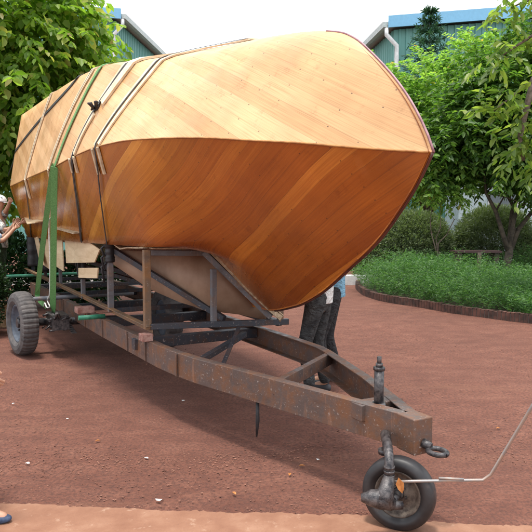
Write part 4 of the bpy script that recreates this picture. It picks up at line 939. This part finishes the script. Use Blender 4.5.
        b0 = hw+hdir*.03*k-sd*.03*k; b1 = b0+hdir*.03*k-sd*.022*k; b2 = b1+hdir*.03*k+cur*.01
        for z_, (pp, rr) in enumerate(((b0, .012), (b1, .011), (b2, .009))): n['t%d%d' % (i, z_)] = (pp, rr*k)
        e += [('w%d' % i, 't%d0' % i), ('t%d0' % i, 't%d1' % i), ('t%d1' % i, 't%d2' % i)]
        sh['s%d' % i] = (s_, .075*k); sh['e%d' % i] = (s_.lerp(el, .95) if sleeve < 1 else el, .060*k); se += [('chest', 's%d' % i), ('s%d' % i, 'e%d' % i)]
        if sleeve >= 1: sh['c%d' % i] = (el.lerp(hw, .85), .045*k); se.append(('e%d' % i, 'c%d' % i))
    skin('body', n, e, 'pel', M['skin'], t)
    skin('trousers', tr, te, 'pel', mats['trousers'], t); skin('shirt', sh, se, 'waist', mats['shirt'], t)
    hr = skin('hair', {'a': (hd+UP*.05*k-hf*.03, .088*k), 'b': (hd+UP*.075*k-hf*.022, .078*k), 'c': (hd+UP*.0-hf*.045, .068*k)}, [('a', 'b'), ('a', 'c')], 'a', plain('black_hair', (.015, .013, .012), .6), t)
    side = Vector((hf.y, -hf.x, 0)); ey = plain('dark_eye', (.02, .015, .012), .3)
    for sg in (-1, 1):
        MB().tube([hd+hf*.078*k+side*sg*.032*k+UP*.022*k, hd+hf*.088*k+side*sg*.032*k+UP*.022*k], .009*k, 8).build('eye', ey, t)
        MB().tube([hd+side*sg*.078*k+UP*.0-hf*.01, hd+side*sg*.095*k+UP*.005-hf*.018], [.022*k, .026*k], 8).build('ear', M['skin'], t)
    MB().tube([hd+hf*.082*k-side*.022*k-UP*.045*k, hd+hf*.088*k-UP*.047*k, hd+hf*.082*k+side*.022*k-UP*.045*k], .006*k, 6).build('mouth', plain('lips', (.30, .10, .08), .5), t)
    if cap:
        m = MB(); c_ = hd+UP*.045*k-hf*.005; vs = []
        for q in range(7):
            a = q/6*math.pi/2; rr = .122*k*math.cos(a)+.001
            vs += [c_+UP*(.115*k*math.sin(a))+(hf*math.cos(x)*1.06+side*math.sin(x))*rr for x in np.linspace(0, 2*math.pi, 25)[:-1]]
        m.add(vs, [(q*24+j, q*24+(j+1) % 24, (q+1)*24+(j+1) % 24, (q+1)*24+j) for q in range(6) for j in range(24)], True)
        m.build('cap', cap, t)
        br = [c_+hf*.09*k*math.cos(x)*1.0+side*math.sin(x)*.09*k for x in np.linspace(-1.1, 1.1, 12)]+[c_+hf*(.10+.075*math.cos(x*1.3))*k*1.0+side*math.sin(x)*.085*k-UP*.02 for x in np.linspace(1.1, -1.1, 12)]
        MB().prism(br, UP*.006).build('cap_brim', cap, t)
    return t
def cloth(name, c1, c2, sc=30):
    def f(t, b):
        L(t, ramp(t, noise(t, sc, 6, .65), [(.35, c1), (.65, c2)]), b.inputs['Base Color']); b.inputs['Roughness'].default_value = .9
        h = math_(t, 'ADD', noise(t, 7, 3, .6, None, (1, 1, 1.8), 1.5), math_(t, 'MULTIPLY', noise(t, 160, 2), .05)); bump(t, b, h, .9, .05)
    return mat(name, f)
denim = cloth('faded_black_denim', (.016, .018, .020), (.055, .058, .058), 14); shoe = plain('dark_shoe', (.04, .04, .045), .6)
person('man in white shirt and faded black jeans behind the trailer drawbar', (.5, 6.32, 0), math.radians(150), 1.68, [(.20, 6.35, 1.05), (.35, 6.75, 1.0)], [(.43, 6.22, 0), (.60, 6.38, 0)], dict(trousers=denim, shirt=cloth('white_cotton', (.55, .55, .53), (.72, .72, .70)), shoe=shoe))
person('man in light blue shirt and black trousers half hidden behind the white-shirted man', (.70, 6.72, 0), math.radians(170), 1.70, [(.5, 6.9, 1.1), (.75, 7.1, 1.0)], [(.60, 6.60, 0), (.76, 6.78, 0)], dict(trousers=cloth('black_cotton', (.012, .012, .014), (.03, .03, .032)), shirt=cloth('light_blue_cotton', (.13, .30, .42), (.22, .42, .55)), shoe=shoe))
floral = mottled('grey_white_floral_shirt', (.16, .17, .17), (.62, .62, .58), 26, .8, .1, 0, .002, (.47, .53))
def crate(label, c, hx, hy, hz):
    t = thing('wooden_crate', label, 'crate', c); X, Y = Vector((1, 0, 0)), Vector((0, 1, 0)); c = Vector(c)
    for i in range(5): MB().box(c+X*(-hx+hx*.2+i*hx*.4)+UP*(hz-.01), X, Y, UP, hx*.17, hy, .012).build('slat', M['block'], t)
    for sg in (-1, 1):
        for j in range(3): MB().box(c+Y*sg*(hy-.012)+UP*(.06+j*(hz-.12)/2.4), X, Y, UP, hx, .010, .05).build('slat', M['block'], t)
        for sg2 in (-1, 1): MB().box(c+X*sg*(hx-.03)+Y*sg2*(hy-.045)+UP*((hz-.025)/2), X, Y, UP, .025, .02, (hz-.025)/2).build('corner_post', M['block'], t)
crate('wooden crate the man in the white cap stands on, behind the small bush', (-4.22, 10.25, 0), .17, .26, .36)
person('man in white cap and patterned shirt steadying the hull at the stern', (-4.19, 10.25, .35), math.radians(5), 1.66, [(-3.90, 10.0, 1.98), (-3.80, 10.08, 1.62)], [(-4.23, 10.17, .35), (-4.19, 10.33, .35)], dict(trousers=cloth('dark_green_cotton', (.02, .045, .02), (.04, .08, .035)), shirt=floral, shoe=shoe), cap=plain('white_cap', (.74, .75, .76), .7))
person('man in light blue shirt reaching both hands to the stern of the hull', (-4.25, 9.62, 0), math.radians(20), 1.78, [(-3.84, 9.92, 1.60), (-3.80, 9.80, 1.53)], [(-4.27, 9.55, 0), (-4.21, 9.72, 0)], dict(trousers=denim, shirt=cloth('pale_blue_cotton', (.32, .45, .62), (.42, .55, .70)), shoe=shoe), lean=(.05, 0))
person('person standing at the left edge, only one hand and a navy shoe in view', (-1.88, 3.62, 0), math.radians(2), 1.68, [(-2.0, 3.9, .85), (-1.56, 3.53, .90)], [(-1.90, 3.74, 0), (-1.61, 3.56, 0)], dict(trousers=denim, shirt=cloth('grey_cotton', (.2, .2, .22), (.3, .3, .32)), shoe=mottled('navy_canvas_shoe', (.015, .03, .07), (.05, .08, .15), 20, .7)), lean=(-.06, 0))
mound('small dark rounded bush at the left edge below the man in the cap', [(-4.12, 9.35, .66, .32, .3, .66), (-4.5, 9.4, .8, .4, .3, .6)], (-4.3, 9.35, 0), 1800, M['leaf_hedge'], .05, .5, None, 'small_bush')

# ================================================================== SMALL THINGS ON THE GROUND
def scrap(x, y, r, label, m, name, cat, grp, z=.006):
    r *= .62; n = 7; pts = [(x+r*(1+.4*random.uniform(-1, 1))*math.cos(a)*1.5, y+r*math.sin(a), z+random.uniform(0, .008)) for a in np.linspace(0, 2*math.pi, n+1)[:-1]]
    o = MB().prism([Vector(p) for p in pts], UP*.003).build(name, m); top(o, (x, y, z)); tag(o, label, cat, grp)
LG = 'white paper scraps on the dirt'
for x, y, r, lb in ((-2.34, 5.9, .016, 'tiny white scrap on the dirt beyond the left edge hand'), (-1.70, 5.45, .012, 'tiny white scrap on the dirt below the rear wheel'), (-1.68, 4.45, .018, 'white scrap near the left edge above the navy shoe'),
                    (-.86, 4.55, .014, 'small white scrap in the middle left of the dirt'), (-.66, 3.86, .020, 'bright white scrap lying where the dirt meets the concrete'), (.37, 4.52, .013, 'white scrap right of the hanging peg'), (-.78, 6.0, .014, 'white scrap beside the trailer rail shadow')):
    scrap(x, y, r, lb, M['white'], 'paper_scrap', 'litter', LG)
def dryleaf(label, c, d, up_, ln, wd):
    c, d, u = Vector(c), Vector(d).normalized(), Vector(up_).normalized(); s_ = d.cross(u).normalized(); u = s_.cross(d)
    P = [c-d*ln, c-d*ln*.3+s_*wd+u*.006, c+d*ln*.4+s_*wd*.7+u*.006, c+d*ln, c+d*ln*.4-s_*wd*.7+u*.006, c-d*ln*.3-s_*wd+u*.006]
    o = MB().add(P+[p-u*.0015 for p in P], [(0, 1, 2, 3), (0, 3, 4, 5), (9, 8, 7, 6), (11, 10, 9, 6)]+[(i, 6+i, 6+(i+1) % 6, (i+1) % 6) for i in range(6)]).build('dry_leaf', M['leafdry']); top(o, c); tag(o, label, 'leaf', None)
dryleaf('curled orange-brown leaf caught on the nose wheel post', (.715, 3.355, .315), (.25, 0, -1), (-.3, -1, 0), .045, .022)
rs = random.Random(3)
for i, (x, y) in enumerate([(.16, 4.25), (.25, 4.4), (-.2, 3.95), (1.9, 5.2), (-1.3, 4.9)]):
    a = rs.random()*6; dryleaf(['tan dry leaf on the dirt below the near rail', 'tan dry leaf beside the hanging peg shadow', 'tan dry leaf near the concrete edge', 'tan dry leaf on open dirt right of the hitch', 'tan dry leaf on the dirt at lower left'][i], (x, y, .012), (math.cos(a), math.sin(a), .02), (0, 0, 1), .022, .010)
